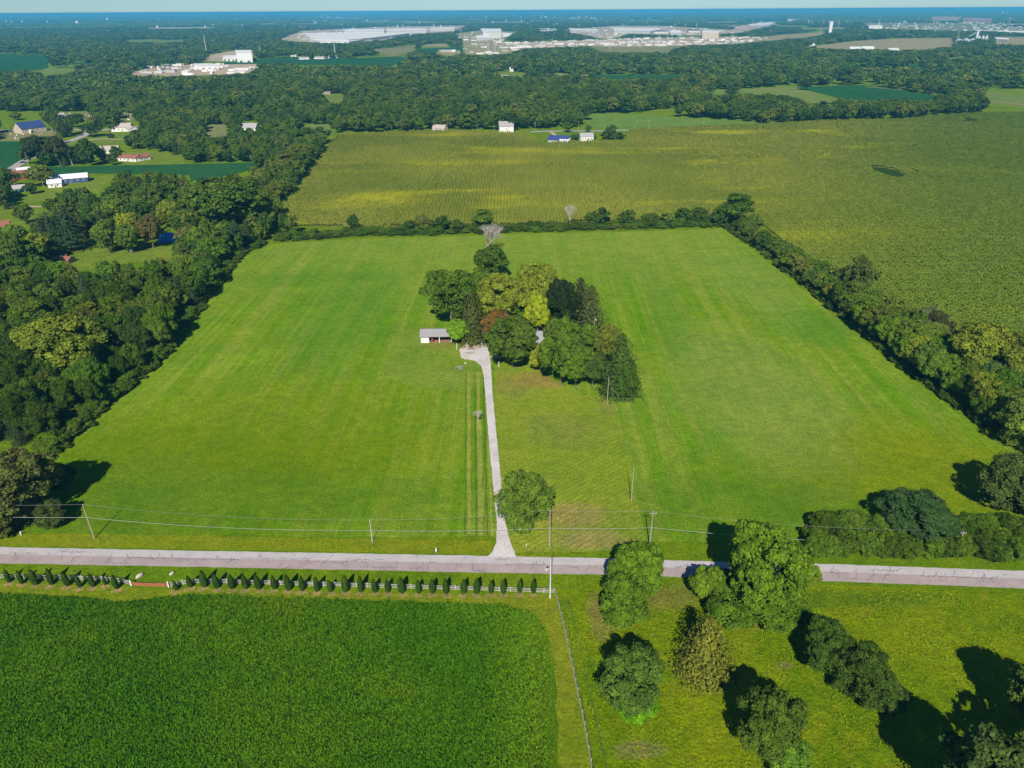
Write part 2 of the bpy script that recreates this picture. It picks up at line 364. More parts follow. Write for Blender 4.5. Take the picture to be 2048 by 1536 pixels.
# ---- gravel drive
DRIVE_L = [(975, 1113.5), (986, 1102), (992, 1086), (994, 1050), (990, 1005), (985, 960), (980, 905), (976, 860), (973, 820), (970, 780), (967, 748), (963, 733), (950, 722), (922, 716), (919, 700), (930, 686), (950, 682), (968, 684)]
DRIVE_R = [(1032, 1114.5), (1026, 1098), (1018, 1074), (1010, 1040), (1005, 1000), (1001, 950), (996, 900), (992, 860), (988, 820), (985, 780), (983, 748), (981, 722), (978, 704), (974, 692)]
g = NG('white_gravel'); n = g.noise(2.2, 5, 0.8); n2 = g.noise(0.18, 4, 0.6)
col = g.mix(g.rng(n2, 0.35, 0.7), (0.60, 0.57, 0.56), (0.50, 0.46, 0.43)); col = g.mix(1.0, col, g.mix(g.rng(n, 0.3, 0.7), (0.72,)*3, (1.2,)*3), 'MULTIPLY')
col = g.mix(g.math('MULTIPLY', g.patch(*at(940, 692), 6, 4, 0), 0.6), col, (0.42, 0.28, 0.20)); col = g.mix(g.math('MULTIPLY', g.patch(*at(938, 706), 2, 1, 0), 0.6), col, (0.30, 0.22, 0.18))
g.bump(n, 0.8, 0.05); MGRAV = g.out(col, 0.95)
def rag_line(pp, amp=0.10, step=1.2):
    pts = wpoly(pp); out = []
    for p, q in zip(pts, pts[1:]):
        p, q = Vector(p), Vector(q); n = max(1, int((q-p).length/step))
        for k in range(n):
            c = p.lerp(q, k/n); out.append((c.x+random.uniform(-amp, amp), c.y+random.uniform(-amp, amp)*0.4))
    return out+[pts[-1]]
sheet('gravel_driveway', rag_line(DRIVE_L)+rag_line(DRIVE_R)[::-1], MGRAV, 0.043, 'white gravel drive running from the road to a turnaround by the shed', 'driveway', world=True)
sheet('garden_path', [(981, 712), (1002, 713), (1002, 717), (981, 716)], plain('concrete', (0.5, 0.46, 0.4)), 0.046, 'short pale concrete path from the drive to the house trees', 'path')

# ---- front right meadow and verges
MMEAD = grass_mat('rough_meadow_grass', (0.110, 0.200, 0.002), (0.165, 0.235, 0.003), (0.20, 0.23, 0.008), None, R_(85), big=0.04,
                  patches=[(*at(1200, 1230), 3, 8, 0, (0.21, 0.18, 0.06), 0.7), (*at(1360, 1190), 9, 4, .4, (0.19, 0.17, 0.05), 0.6), (*at(1300, 1180), 4, 6, .4, (0.18, 0.17, 0.04), 0.6), (*at(1500, 1240), 8, 3, 0, (0.18, 0.16, 0.04), 0.6), (*at(1280, 1500), 5, 2, 0, (0.22, 0.2, 0.08), 0.6), (*at(1570, 1330), 2, 1, 0, (0.25, 0.2, 0.09), 0.7), (*at(1130, 1450), 2, 12, 0.1, (0.19, 0.19, 0.05), 0.4), (*at(1650, 1200), 30, 3, 0, (0.075, 0.16, 0.012), 0.6)], speck=(0.17, 0.20, 0.03), bumpd=0.5)
sheet('meadow', ragged([(1113, 1184), (1240, 1158), (1350, 1161), (1650, 1169), (2048, 1184), (2500, 1210), (2700, 1700), (1215, 1700), (1182, 1540)], 4, 0.3), MMEAD, 0.014, 'rough yellow green meadow with scattered trees south of the road', 'meadow', world=True)
MVERGE = grass_mat('verge_grass', (0.155, 0.21, 0.006), (0.18, 0.22, 0.010), (0.20, 0.22, 0.016), None, R_(87), patches=(), speck=(0.2, 0.2, 0.05), bumpd=0.2)
sheet('road_verge', ragged([(-400, 1068), (200, 1068), (700, 1078), (975, 1082), (985, 1100), (972, 1109), (700, 1104), (240, 1096), (0, 1091), (-400, 1084)], 3, 0.25), MVERGE, 0.026, 'yellowish mown verge strip between hay field and road', 'verge', world=True)
sheet('fence_verge', ragged([(-300, 1160), (150, 1167), (245, 1172), (300, 1178), (400, 1174), (700, 1184), (1000, 1190), (1105, 1190), (1128, 1260), (1160, 1400), (1195, 1620), (1120, 1620), (1110, 1330), (1095, 1260), (1065, 1225), (1020, 1211), (700, 1204), (400, 1196), (250, 1208), (150, 1196), (-300, 1186)], 3, 0.3),
      grass_mat('fence_side_grass', (0.14, 0.205, 0.008), (0.17, 0.215, 0.012), (0.19, 0.21, 0.02), None, R_(87), speck=(0.22, 0.2, 0.06), bumpd=0.3), 0.024, 'yellowing mown strip below the row of arborvitae', 'verge', world=True)

# ------------------------------------------------------------------ tree and plant prototypes (unit crowns: 1 wide, 1 tall)
def rand_dirs(n, r=rng):
    v = r.normal(size=(n, 3)); return v/np.linalg.norm(v, axis=1, keepdims=True)
def cards(C, Nrm, size, r, flat=0.55, aspect=1.0):
    """leaf sprays: one bent quad each, facing roughly Nrm"""
    n = len(C); N2 = Nrm+flat*rand_dirs(n, r); N2 /= np.linalg.norm(N2, axis=1, keepdims=True)
    a = rand_dirs(n, r); T1 = np.cross(N2, a); T1 /= np.linalg.norm(T1, axis=1, keepdims=True)+1e-9; T2 = np.cross(N2, T1)
    s = (size*r.uniform(0.6, 1.35, n))[:, None]/2; t = s*aspect*r.uniform(0.6, 1.1, n)[:, None]
    lift = N2*s*0.45
    V = np.stack([C-T1*s-lift*r.uniform(0, 1, (n, 1)), C-T2*t, C+T1*s-lift*r.uniform(0, 1, (n, 1)), C+T2*t+lift*0.3], 1).reshape(-1, 3)
    return V, np.arange(4*n).reshape(-1, 4)
_ico = {}
def ico(sub):
    if sub in _ico: return _ico[sub]
    import bmesh
    b = bmesh.new(); bmesh.ops.create_icosphere(b, subdivisions=sub, radius=1.0); V = np.array([v.co[:] for v in b.verts]); Fc = np.array([[v.index for v in f.verts] for f in b.faces]); b.free()
    _ico[sub] = (V, Fc); return _ico[sub]
def crown(name, seed, ncards, csize, nlobes=26, shape='round', mats=(), core=2, sunk=0.52, sub=8):
    r = np.random.default_rng(seed); L = []
    zc, zr = 0.56, 0.44
    for i in range(nlobes):
        dd = rand_dirs(1, r)[0]; dd[2] = dd[2]*0.85+0.12
        if shape == 'tall': rad = 0.30*(1-0.35*max(0, dd[2])); lr = r.uniform(0.12, 0.20)
        elif shape == 'spread': rad = r.uniform(0.30, 0.38); lr = r.uniform(0.10, 0.17)
        elif shape == 'ragged': rad = r.uniform(0.20, 0.41); lr = r.uniform(0.07, 0.17)
        else: rad = r.uniform(0.20, 0.40); lr = r.uniform(0.07, 0.17)
        zz = zc+dd[2]*(zr-lr*0.85)
        if shape == 'spread': zz = 0.60+dd[2]*0.32
        if shape == 'bush': zz = 0.42+dd[2]*0.42; rad = r.uniform(0.25, 0.37); lr = r.uniform(0.12, 0.22)
        L.append((dd[0]*rad, dd[1]*rad, max(lr*0.7, zz), lr, r.uniform(0.7, 0.95)))
    L.append((0, 0, 0.55, 0.26, 0.9)); L = np.array(L)
    if sub:
        S = []
        for (x, y, z, lr, fl) in L[:-1]:
            for q in rand_dirs(sub, r):
                q = q+np.array([x, y, (z-0.5)*0.8])*1.2; q /= np.linalg.norm(q); sr = lr*r.uniform(0.34, 0.55)
                k_ = r.uniform(.7, 1.02); S.append((x+q[0]*lr*k_, y+q[1]*lr*k_, z+q[2]*lr*k_*fl, sr, 0.8))
        M = np.concatenate([np.array(S), L])
    else: M = L
    P, Nn = [], []; w_ = M[:, 3]**2
    if sub: w_[-len(L):] *= 0.22
    w_ /= w_.sum(); per = (w_*ncards*2.1).astype(int)+1
    for i, (x, y, z, lr, fl) in enumerate(M):
        dd = rand_dirs(per[i], r); dd[:, 2] = np.where(dd[:, 2] < -0.5, -dd[:, 2], dd[:, 2])
        p = np.array([x, y, z])+dd*lr*np.array([1, 1, fl])*r.uniform(0.75, 1.12, (per[i], 1))
        D = np.linalg.norm((p[:, None, :]-L[None, :, :3])/(L[None, :, 3:4]), axis=2)
        st = r.random(len(p)) < 0.10; p = np.where(st[:, None], p+dd*lr*0.35, p)
        k = D.min(axis=1) > 0.80; P.append(p[k]); Nn.append(dd[k])
    P = np.concatenate(P); Nn = np.concatenate(Nn)
    if len(P) > ncards: s = r.choice(len(P), ncards, replace=False); P, Nn = P[s], Nn[s]
    Nn = Nn*0.85+np.array([0, 0, 0.25]); V, Fq = cards(P, Nn, csize, r, 0.6)
    faces = [Fq]; allV = [V]; off = len(V)
    iv, fi = ico(1 if core == 1 else 2)
    if core:
        for (x, y, z, lr, fl) in L:
            q = iv*(lr*sunk*(1+0.18*np.sin(iv[:, :1]*7+x*30)*np.cos(iv[:, 1:2]*6+y*30)))*np.array([1, 1, fl])+np.array([x, y, z])
            allV.append(q); faces.append(fi+off); off += len(q)
    V = np.concatenate(allV); V[:, 2] = np.maximum(V[:, 2], 0.0)
    return mesh_np(name, V, faces, mats)
def conifer(name, seed, levels, arms, per, csize, droop=0.25, mats=(), power=0.85, z0=0.03):
    r = np.random.default_rng(seed); P, Nn = [], []
    for i in range(levels):
        f = i/(levels-1); z = z0+(1-z0)*f; Lr = 0.5*min(1.0, 1.3*(1-f)**power)*r.uniform(0.82, 1.08)+0.01
        na = max(3, int(arms*(1-f*0.6)))
        for k in range(na):
            th = 2*math.pi*(k+r.uniform(-.3, .3))/na+i*1.3; ln = Lr*r.uniform(0.72, 1.12); m_ = max(2, int(per*(1-f*0.6)))
            for j in range(m_):
                t = (j+0.6)/m_; rad = ln*t; zz = z+0.02-droop*ln*t*t*0.6+r.uniform(-.008, .008); sp = (1-t*0.4)*ln*0.22
                P.append((math.cos(th)*rad+r.uniform(-sp, sp), math.sin(th)*rad+r.uniform(-sp, sp), zz)); Nn.append((math.cos(th)*0.55, math.sin(th)*0.55, 0.75))
    P = np.array(P); Nn = np.array(Nn); P[:, 2] = np.clip(P[:, 2], 0.0, 1.0)
    V, Fq = cards(P, Nn, csize, r, 0.35, 0.8)
    iv, fi = ico(2); core = iv.copy(); core[:, 2] = (core[:, 2]+1)/2; rad = (1-core[:, 2])**power*0.40; hyp = np.linalg.norm(core[:, :2], axis=1)+1e-6
    rad = rad*0.62; q = np.stack([core[:, 0]/hyp*rad*np.minimum(1, hyp*1.6), core[:, 1]/hyp*rad*np.minimum(1, hyp*1.6), core[:, 2]*0.9], 1)
    return mesh_np(name, np.concatenate([V, q]), [Fq, fi+len(V)], mats)
def column(name, seed, n, csize, mats=()):
    r = np.random.default_rng(seed); z = r.uniform(0, 1, n)**0.9; th = r.uniform(0, 6.283, n)
    rad = 0.5*np.clip(np.sin(np.clip(z*0.93+0.10, 0, 1)*math.pi)**0.55, 0, 1)*(1-0.25*z)*r.uniform(0.8, 1.08, n)
    P = np.stack([np.cos(th)*rad, np.sin(th)*rad, 0.10+z*0.9], 1); Nn = np.stack([np.cos(th), np.sin(th), 0.3+0*z], 1)
    V, Fq = cards(P, Nn, csize, r, 0.4, 1.4); V[:, 2] = P.repeat(4, 0)[:, 2]+(V[:, 2]-P.repeat(4, 0)[:, 2])*0.5
    iv, fi = ico(2); q = iv*np.array([0.40, 0.40, 0.44])+np.array([0, 0, 0.53])
    return mesh_np(name, np.concatenate([V, q]), [Fq, fi+len(V)], mats)
LEAF = leaf_mat('leaves', 'object')
GREENS = [(0.0, (0.035, 0.080, 0.014)), (0.15, (0.060, 0.125, 0.017)), (0.32, (0.095, 0.165, 0.020)), (0.45, (0.040, 0.090, 0.022)), (0.58, (0.120, 0.190, 0.022)), (0.70, (0.055, 0.115, 0.018)), (0.82, (0.15, 0.21, 0.03)), (0.90, (0.075, 0.14, 0.02)), (0.975, (0.16, 0.20, 0.04))]
LEAFF = leaf_mat('forest_leaves', GREENS)
NEAR = {'round': crown('crown', 1, 32000, 0.030, 34, 'round', (LEAF,)), 'round2': crown('crown', 2, 32000, 0.030, 40, 'ragged', (LEAF,)),
        'tall': crown('crown', 3, 30000, 0.030, 36, 'tall', (LEAF,)), 'spread': crown('crown', 4, 30000, 0.030, 40, 'spread', (LEAF,)), 'bush': crown('crown', 5, 24000, 0.032, 30, 'bush', (LEAF,))}
MID = {'round': crown('crown', 11, 9000, 0.042, 30, 'round', (LEAF,)), 'round2': crown('crown', 12, 9000, 0.042, 40, 'ragged', (LEAF,)),
       'tall': crown('crown', 13, 8500, 0.042, 32, 'tall', (LEAF,)), 'spread': crown('crown', 14, 9000, 0.042, 36, 'spread', (LEAF,)), 'bush': crown('crown', 15, 5500, 0.052, 22, 'bush', (LEAF,)),
       'round3': crown('crown', 16, 9000, 0.042, 24, 'round', (LEAF,)), 'bush2': crown('crown', 17, 5500, 0.052, 26, 'bush', (LEAF,))}
SPRUCE = [conifer('needles', 21, 28, 20, 20, 0.042, 0.3, (LEAF,), 0.65), conifer('needles', 22, 24, 22, 20, 0.045, 0.55, (LEAF,), 0.5), conifer('needles', 23, 15, 14, 26, 0.045, -0.1, (LEAF,), 0.45, 0.12)]
THUJA = [column('foliage', 31, 900, 0.16, (LEAF,)), column('foliage', 32, 900, 0.17, (LEAF,)), column('foliage', 33, 800, 0.18, (LEAF,))]
FAR = [crown('forest_crown', 41, 420, 0.15, 16, 'round', (LEAFF,), 1, sub=0), crown('forest_crown', 42, 420, 0.15, 20, 'ragged', (LEAFF,), 1, sub=0), crown('forest_crown', 43, 400, 0.15, 16, 'tall', (LEAFF,), 1, sub=0), crown('forest_crown', 44, 420, 0.15, 14, 'spread', (LEAFF,), 1, sub=0)]
FORC = [crown('belt_crown', 51, 2200, 0.075, 22, 'round', (LEAFF,), 1), crown('belt_crown', 52, 2200, 0.075, 26, 'ragged', (LEAFF,), 1), crown('belt_crown', 53, 2000, 0.075, 22, 'tall', (LEAFF,), 1), crown('belt_bush', 54, 1600, 0.09, 18, 'bush', (LEAFF,), 1)]
def canopy(seed):
    r = np.random.default_rng(seed); V, Fs, off = [], [], 0; iv, fi = ico(1)
    for _ in range(26):
        x, y = r.uniform(-.5, .5, 2); rr_ = r.uniform(.09, .16); z = r.uniform(0.45, 0.8)
        q = iv*np.array([rr_, rr_, 0.3])*r.uniform(.8, 1.15, (len(iv), 1))+np.array([x, y, z]); V.append(q); Fs.append(fi+off); off += len(q)
    q = iv*np.array([.55, .55, .5])+np.array([0, 0, .15]); V.append(q); Fs.append(fi+off)
    return mesh_np('canopy', np.concatenate(V), Fs, (LEAFF,))
CANOPY = [canopy(61), canopy(62), canopy(63)]
def trunk_mesh(seed, limbs=5, top=0.72, r0=0.022):
    r = random.Random(seed); b = MB(); sway = [Vector((r.uniform(-.02, .02)*k, r.uniform(-.02, .02)*k, top*k/4)) for k in range(5)]
    b.tube(sway, r0, r0*0.45, 7)
    for i in range(limbs):
        z = r.uniform(0.2, top*0.9); th = r.uniform(0, 6.28); L = r.uniform(0.18, 0.32); p = Vector((0, 0, z)); q = p+Vector((math.cos(th)*L*.6, math.sin(th)*L*.6, L*0.5)); q2 = q+Vector((math.cos(th)*L*.3, math.sin(th)*L*.3, L*0.4))
        b.tube([p, q, q2], r0*0.5, r0*0.12, 5)
    return b.mesh('trunk', BARK)
TRUNK = [trunk_mesh(s) for s in range(4)]; CTRUNK = trunk_mesh(9, 0, 0.95, 0.014)
def bare(seed, depth=6, spread=0.55):
    r = random.Random(seed); b = MB()
    def grow(p, dr, L, rad, k):
        q = p+dr*L*0.5+Vector((r.uniform(-1, 1), r.uniform(-1, 1), 0))*L*0.04; e = p+dr*L
        b.tube([p, q, e], rad, rad*0.7, 5 if k > 3 else 3, cap=False)
        if k == 0: return
        for _ in range(3 if k > 1 else 2):
            nd = (dr*.9+Vector((r.uniform(-1, 1), r.uniform(-1, 1), r.uniform(-.1, .7)))*spread*1.25).normalized(); grow(e, nd, L*r.uniform(.7, .95), rad*0.62, k-1)
    grow(Vector((0, 0, 0)), Vector((0, 0, 1)), 0.12, 0.020, depth)
    return b.mesh('branches', DEADBARK)
BARE = [bare(1), bare(2, 5, 0.7)]

TREES = []   # dicts, sorted later so the ones that show largest become things of their own
LAB = {}
def add(kind, x, y, w_, h_, col, label, group, proto=None, force=False, cat=None, up=False):
    TREES.append(dict(kind=kind, x=x, y=y, w=w_, h=h_, col=col, label=label, group=group, proto=proto, force=force, cat=cat, up=up))
def tpx(kind, bx, by, ty, wpx, col, label, group=None, proto=None, **k):
    if group == 'trees of the grove around the farmhouse': wpx *= 1.24 if kind != 'conifer_tree' else 1.25
    x, y = at(bx, by); h = max(1.0, h_from_top(bx, by, ty)); w_ = wpx*scale_at(bx, by); add(kind, x, y, w_, h, col, label, group, proto, True, **k)
DG, MG, LG, YG, GO, OL, TE, BR = (0.050, 0.100, 0.010), (0.080, 0.150, 0.012), (0.13, 0.26, 0.015), (0.17, 0.25, 0.015), (0.150, 0.195, 0.020), (0.105, 0.135, 0.018), (0.030, 0.070, 0.030), (0.14, 0.105, 0.045)
BYEL = (0.24, 0.31, 0.015)
# farmhouse grove
G1 = 'trees of the grove around the farmhouse'
tpx('broadleaf_tree', 905, 655, 537, 84, (0.065, 0.125, 0.012), 'big dark green rounded tree at the grove corner behind the open grey shed', G1, 'round')
tpx('broadleaf_tree', 983, 560, 493, 52, DG, 'dark bushy tree standing just in front of the bare dead tree', G1, 'tall')
tpx('broadleaf_tree', 968, 600, 548, 50, MG, 'mid green tree between the bare tree and the golden crowns', G1, 'round2')
tpx('broadleaf_tree', 958, 585, 535, 46, (0.06, 0.115, 0.012), 'dark green tree between the big corner tree and the bare tree', G1, 'round')
tpx('broadleaf_tree', 1003, 602, 548, 44, (0.085, 0.15, 0.014), 'fresh green tree behind the golden crowns toward the bare tree', G1, 'tall')
tpx('broadleaf_tree', 940, 636, 575, 50, (0.07, 0.13, 0.012), 'green tree filling the space behind the drooping spruce', G1, 'round')
tpx('broadleaf_tree', 1108, 660, 598, 50, (0.045, 0.08, 0.010), 'shaded tree between the yellow tree and the dark dense one', G1, 'round2')
tpx('broadleaf_tree', 1000, 655, 552, 82, GO, 'golden green crown in the heart of the grove above the russet tree', G1, 'round2')
tpx('broadleaf_tree', 1072, 640, 528, 74, GO, 'tall golden green tree at the top edge of the grove', G1, 'round')
tpx('broadleaf_tree', 1030, 650, 590, 50, MG, 'small green crown tucked between the two golden trees', G1, 'round2')
tpx('conifer_tree', 946, 680, 584, 58, (0.060, 0.078, 0.018), 'drooping brownish green spruce beside the turnaround', G1, 1)
tpx('broadleaf_tree', 917, 687, 640, 38, LG, 'small bright green tree at the end of the grey shed', G1, 'round')
tpx('broadleaf_tree', 997, 700, 622, 50, (0.135, 0.085, 0.022), 'russet brown tree left of the broad green maple', G1, 'round2')
tpx('broadleaf_tree', 1026, 736, 642, 80, (0.065, 0.115, 0.014), 'broad layered green tree on the lawn beside the drive', G1, 'spread')
tpx('broadleaf_tree', 1075, 668, 590, 44, BYEL, 'bright yellow tree glowing in the middle of the grove', G1, 'tall')
tpx('broadleaf_tree', 1080, 746, 690, 34, (0.22, 0.27, 0.02), 'low yellow green tree beside the house roof', G1, 'tall')
tpx('broadleaf_tree', 1122, 668, 562, 66, (0.018, 0.034, 0.010), 'very dark dense tree right of the yellow one', G1, 'round')
tpx('conifer_tree', 1178, 680, 572, 62, (0.055, 0.072, 0.022), 'tall dull green spruce on the right rim of the grove', G1, 1)
tpx('conifer_tree', 1158, 650, 556, 56, (0.035, 0.052, 0.016), 'dark spruce top behind the tall dull green spruce', G1, 1)
tpx('broadleaf_tree', 1120, 772, 634, 72, (0.075, 0.135, 0.014), 'tall green cottonwood with pale forked trunk showing', G1, 'tall')
tpx('broadleaf_tree', 1152, 776, 690, 55, MG, 'green tree with thin stems right of the pale forked trunk', G1, 'round2')
tpx('broadleaf_tree', 1185, 772, 705, 46, (0.05, 0.095, 0.016), 'bushy tree between the cottonwood and the edge conifer', G1, 'tall')
tpx('broadleaf_tree', 1180, 720, 650, 46, MG, 'mid green tree under the tall dull green spruce', G1, 'round')
tpx('broadleaf_tree', 1212, 730, 650, 44, OL, 'olive green tree on the field side of the grove', G1, 'round2')
tpx('conifer_tree', 1238, 786, 668, 66, (0.045, 0.085, 0.018), 'dense green conical tree at the near right tip of the grove', G1, 1)
tpx('broadleaf_tree', 1246, 792, 722, 44, DG, 'dark bushy tree at the foot of the conical tree', G1, 'bush')
tpx('broadleaf_tree', 1050, 1056, 950, 96, (0.085, 0.15, 0.017), 'large round solitary maple beside the gravel drive', None, 'bush')
# front right meadow
G2 = 'trees of the rough meadow south of the road'
tpx('broadleaf_tree', 1276, 1192, 1096, 108, (0.085, 0.165, 0.010), 'wide leafy tree leaning over the road edge near the corner pole', G2, 'round2')
tpx('broadleaf_tree', 1246, 1238, 1156, 104, (0.075, 0.145, 0.010), 'lower lobe tree in front of the leaning roadside tree', G2, 'bush')
tpx('broadleaf_tree', 1506, 1222, 1066, 158, (0.085, 0.160, 0.010), 'tallest spreading tree overhanging the road on its meadow side', G2, 'round2')
tpx('broadleaf_tree', 1408, 1204, 1138, 68, (0.10, 0.175, 0.012), 'small round tree attached to the west of the tallest roadside tree', G2, 'round')
tpx('broadleaf_tree', 1608, 1178, 1130, 48, (0.12, 0.19, 0.012), 'yellowish side growth reaching over the road from the tallest tree', G2, 'round2')
tpx('shrub', 1500, 1232, 1172, 165, (0.075, 0.15, 0.010), 'low undergrowth skirt at the foot of the tallest roadside tree', G2, 'bush')
tpx('conifer_tree', 1404, 1342, 1236, 116, (0.115, 0.130, 0.018), 'lone brownish green spruce in the meadow', G2, 1)
tpx('broadleaf_tree', 1262, 1400, 1312, 124, (0.065, 0.125, 0.018), 'greyish green dome shaped tree near the side fence', G2, 'bush')
tpx('shrub', 1268, 1418, 1378, 86, (0.12, 0.30, 0.008), 'bright green vine mound growing at the foot of the dome shaped tree', G2, 'bush')
tpx('broadleaf_tree', 1530, 1516, 1396, 126, (0.060, 0.105, 0.012), 'big meadow tree with dead reddish twigs inside its crown', G2, 'round2')
tpx('shrub', 1570, 1545, 1490, 90, (0.11, 0.22, 0.02), 'bright green undergrowth below the tree with reddish twigs', G2, 'bush')
tpx('broadleaf_tree', 1640, 1338, 1256, 104, (0.040, 0.085, 0.010), 'dark green leafy half of the elongated thicket in the meadow', G2, 'round2')
tpx('broadleaf_tree', 1710, 1392, 1304, 108, (0.040, 0.078, 0.010), 'dark lower half of the elongated thicket in the meadow', G2, 'bush')
tpx('shrub', 1765, 1410, 1362, 70, (0.06, 0.11, 0.02), 'low tail end of the elongated meadow thicket', G2, 'bush')
def shadow_tree(sx, sy, h, w_, col, label, proto):   # foot found from where the top's shadow falls
    x, y = at(sx, sy); L = h*0.93/math.tan(SUN_EL); add('broadleaf_tree', x-L*math.sin(SUN_AZ), y-L*math.cos(SUN_AZ), w_, h, col, label, G2, proto, True)
tpx('broadleaf_tree', 2074, 1478, 1362, 150, (0.075, 0.13, 0.018), 'grey green tree at the meadow edge casting the upper long shadow', G2, 'round2')
shadow_tree(1830, 1440, 21, 19, (0.05, 0.09, 0.02), 'tall tree below the corner of the view shading the meadow', 'round')
shadow_tree(1960, 1400, 19, 13, (0.11, 0.17, 0.02), 'bright green topped tree in the bottom corner of the meadow', 'round2')
# thicket by the road, right
G3 = 'bushes of the thicket along the road'
k = 0
PLACES = ['beside the open grass gap', 'under the sagging cable', 'in the middle of the thicket', 'where the thicket is tallest', 'below the leaning pole', 'towards the far end of the thicket']
def hue(c, r=random, a=0.25):
    k = 1+r.uniform(-a, a); return (c[0]*k*(1+r.uniform(-.10, .10)), c[1]*k, c[2]*k*(1+r.uniform(-.2, .2)))
for i, px in enumerate(np.arange(1636, 2250, 24)):
    for j, (by, tp, wd) in enumerate(((1066, 1040, 46), (1088, 1054, 44), (1106, 1078, 40))):
        yy = by+(px-1640)*0.014+random.uniform(-4, 4)
        tpx('shrub', px+random.uniform(-9, 9), yy, yy-random.uniform(26, 36)-(4 if j == 0 else 0), wd*random.uniform(.85, 1.25), hue(random.choice([DG, MG, MG, (0.075, 0.14, 0.014)])),
            ['back row bush', 'middle row bush', 'front row bush'][j]+' of the thicket '+PLACES[min(5, i*6//26)], G3, random.choice(['bush', 'bush2']))
tpx('broadleaf_tree', 1826, 1066, 1006, 138, (0.036, 0.078, 0.022), 'dark wide tree rising behind the roadside thicket', None, 'spread')
tpx('broadleaf_tree', 2010, 1010, 918, 120, (0.055, 0.09, 0.02), 'dense dark tree jutting into the hay field above the thicket', None, 'bush')
tpx('broadleaf_tree', 2075, 1045, 960, 90, DG, 'shaded tree behind the one jutting into the hay field', None, 'round')
# left foreground
tpx('broadleaf_tree', 55, 1040, 910, 150, (0.095, 0.115, 0.028), 'olive brown straggly tree at the near left corner of the hay field', None, 'round2')
tpx('shrub', 20, 1056, 990, 110, (0.10, 0.13, 0.02), 'yellowish bush below the olive brown straggly tree', None, 'bush')
tpx('shrub', 110, 1048, 1006, 60, (0.06, 0.09, 0.02), 'low dark brush at the tip of the olive brown tree', None, 'bush')
tpx('broadleaf_tree', 120, 990, 935, 70, (0.05, 0.075, 0.02), 'thin dark tree whose shadow points into the hay field', None, 'round2')
# far hedge of the hay field
G4 = 'small trees in the hedge behind the hay field'
for (bx, by, ty, wd, c, lb, pr) in ((708, 464, 428, 22, DG, 'slim dark tree standing alone in the far hedge', 'tall'), (845, 462, 428, 34, DG, 'dark tree left of three in the far hedge', 'round'), (885, 462, 432, 40, DG, 'broad dark tree in the far hedge before the gap', 'round2'),
        (915, 464, 440, 26, MG, 'small green tree next to the broad dark one', 'round'), (965, 456, 419, 48, MG, 'tallest hedge tree right behind the bare dead tree', 'round'), (820, 462, 440, 26, MG, 'thin green tree at the west end of the dark trio', 'tall'),
        (1205, 452, 415, 36, DG, 'domed dark tree right of the withered hedge tree', 'round'), (1182, 454, 424, 30, MG, 'green tree touching the withered hedge tree', 'round2'), (1255, 452, 420, 34, DG, 'compact round tree between two low stretches of hedge', 'round'),
        (1300, 450, 426, 34, DG, 'low dark tree right of the compact round one', 'bush'), (1330, 448, 426, 34, MG, 'low green tree in the eastern hedge', 'bush'), (1365, 446, 416, 36, DG, 'dark tree near the hedge corner', 'round'), (1395, 445, 414, 36, DG, 'second dark tree near the hedge corner', 'round2'),
        (1467, 450, 388, 76, DG, 'large dark oak at the far corner of the hay field', 'round'), (1440, 452, 420, 40, MG, 'small green tree left of the corner oak', 'round'), (1502, 465, 428, 44, OL, 'olive tree right of the corner oak', 'round2')):
    tpx('broadleaf_tree', bx, by, ty, wd, c, lb, G4, pr)
SH = 'shrubs of the hedge behind the hay field'
for i, px in enumerate(np.arange(556, 1445, 17)):
    yb = np.interp(px, [540, 700, 940, 1100, 1300, 1445], [483, 472, 466, 461, 456, 452])
    for rowi in (0, 1):
        tpx('shrub', px+random.uniform(-5, 5), yb-rowi*6+random.uniform(-2, 1), yb-rowi*6-random.uniform(7, 15), random.uniform(20, 30), hue(random.choice([MG, DG, (0.07, 0.13, 0.018)])),
            ('low green shrub ' if rowi == 0 else 'corn side shrub ')+('in the far hedge west of the bare tree' if px < 930 else 'in the far hedge before the withered tree' if px < 1140 else 'in the far hedge towards the corner oak'), SH, random.choice(['bush', 'bush2']))

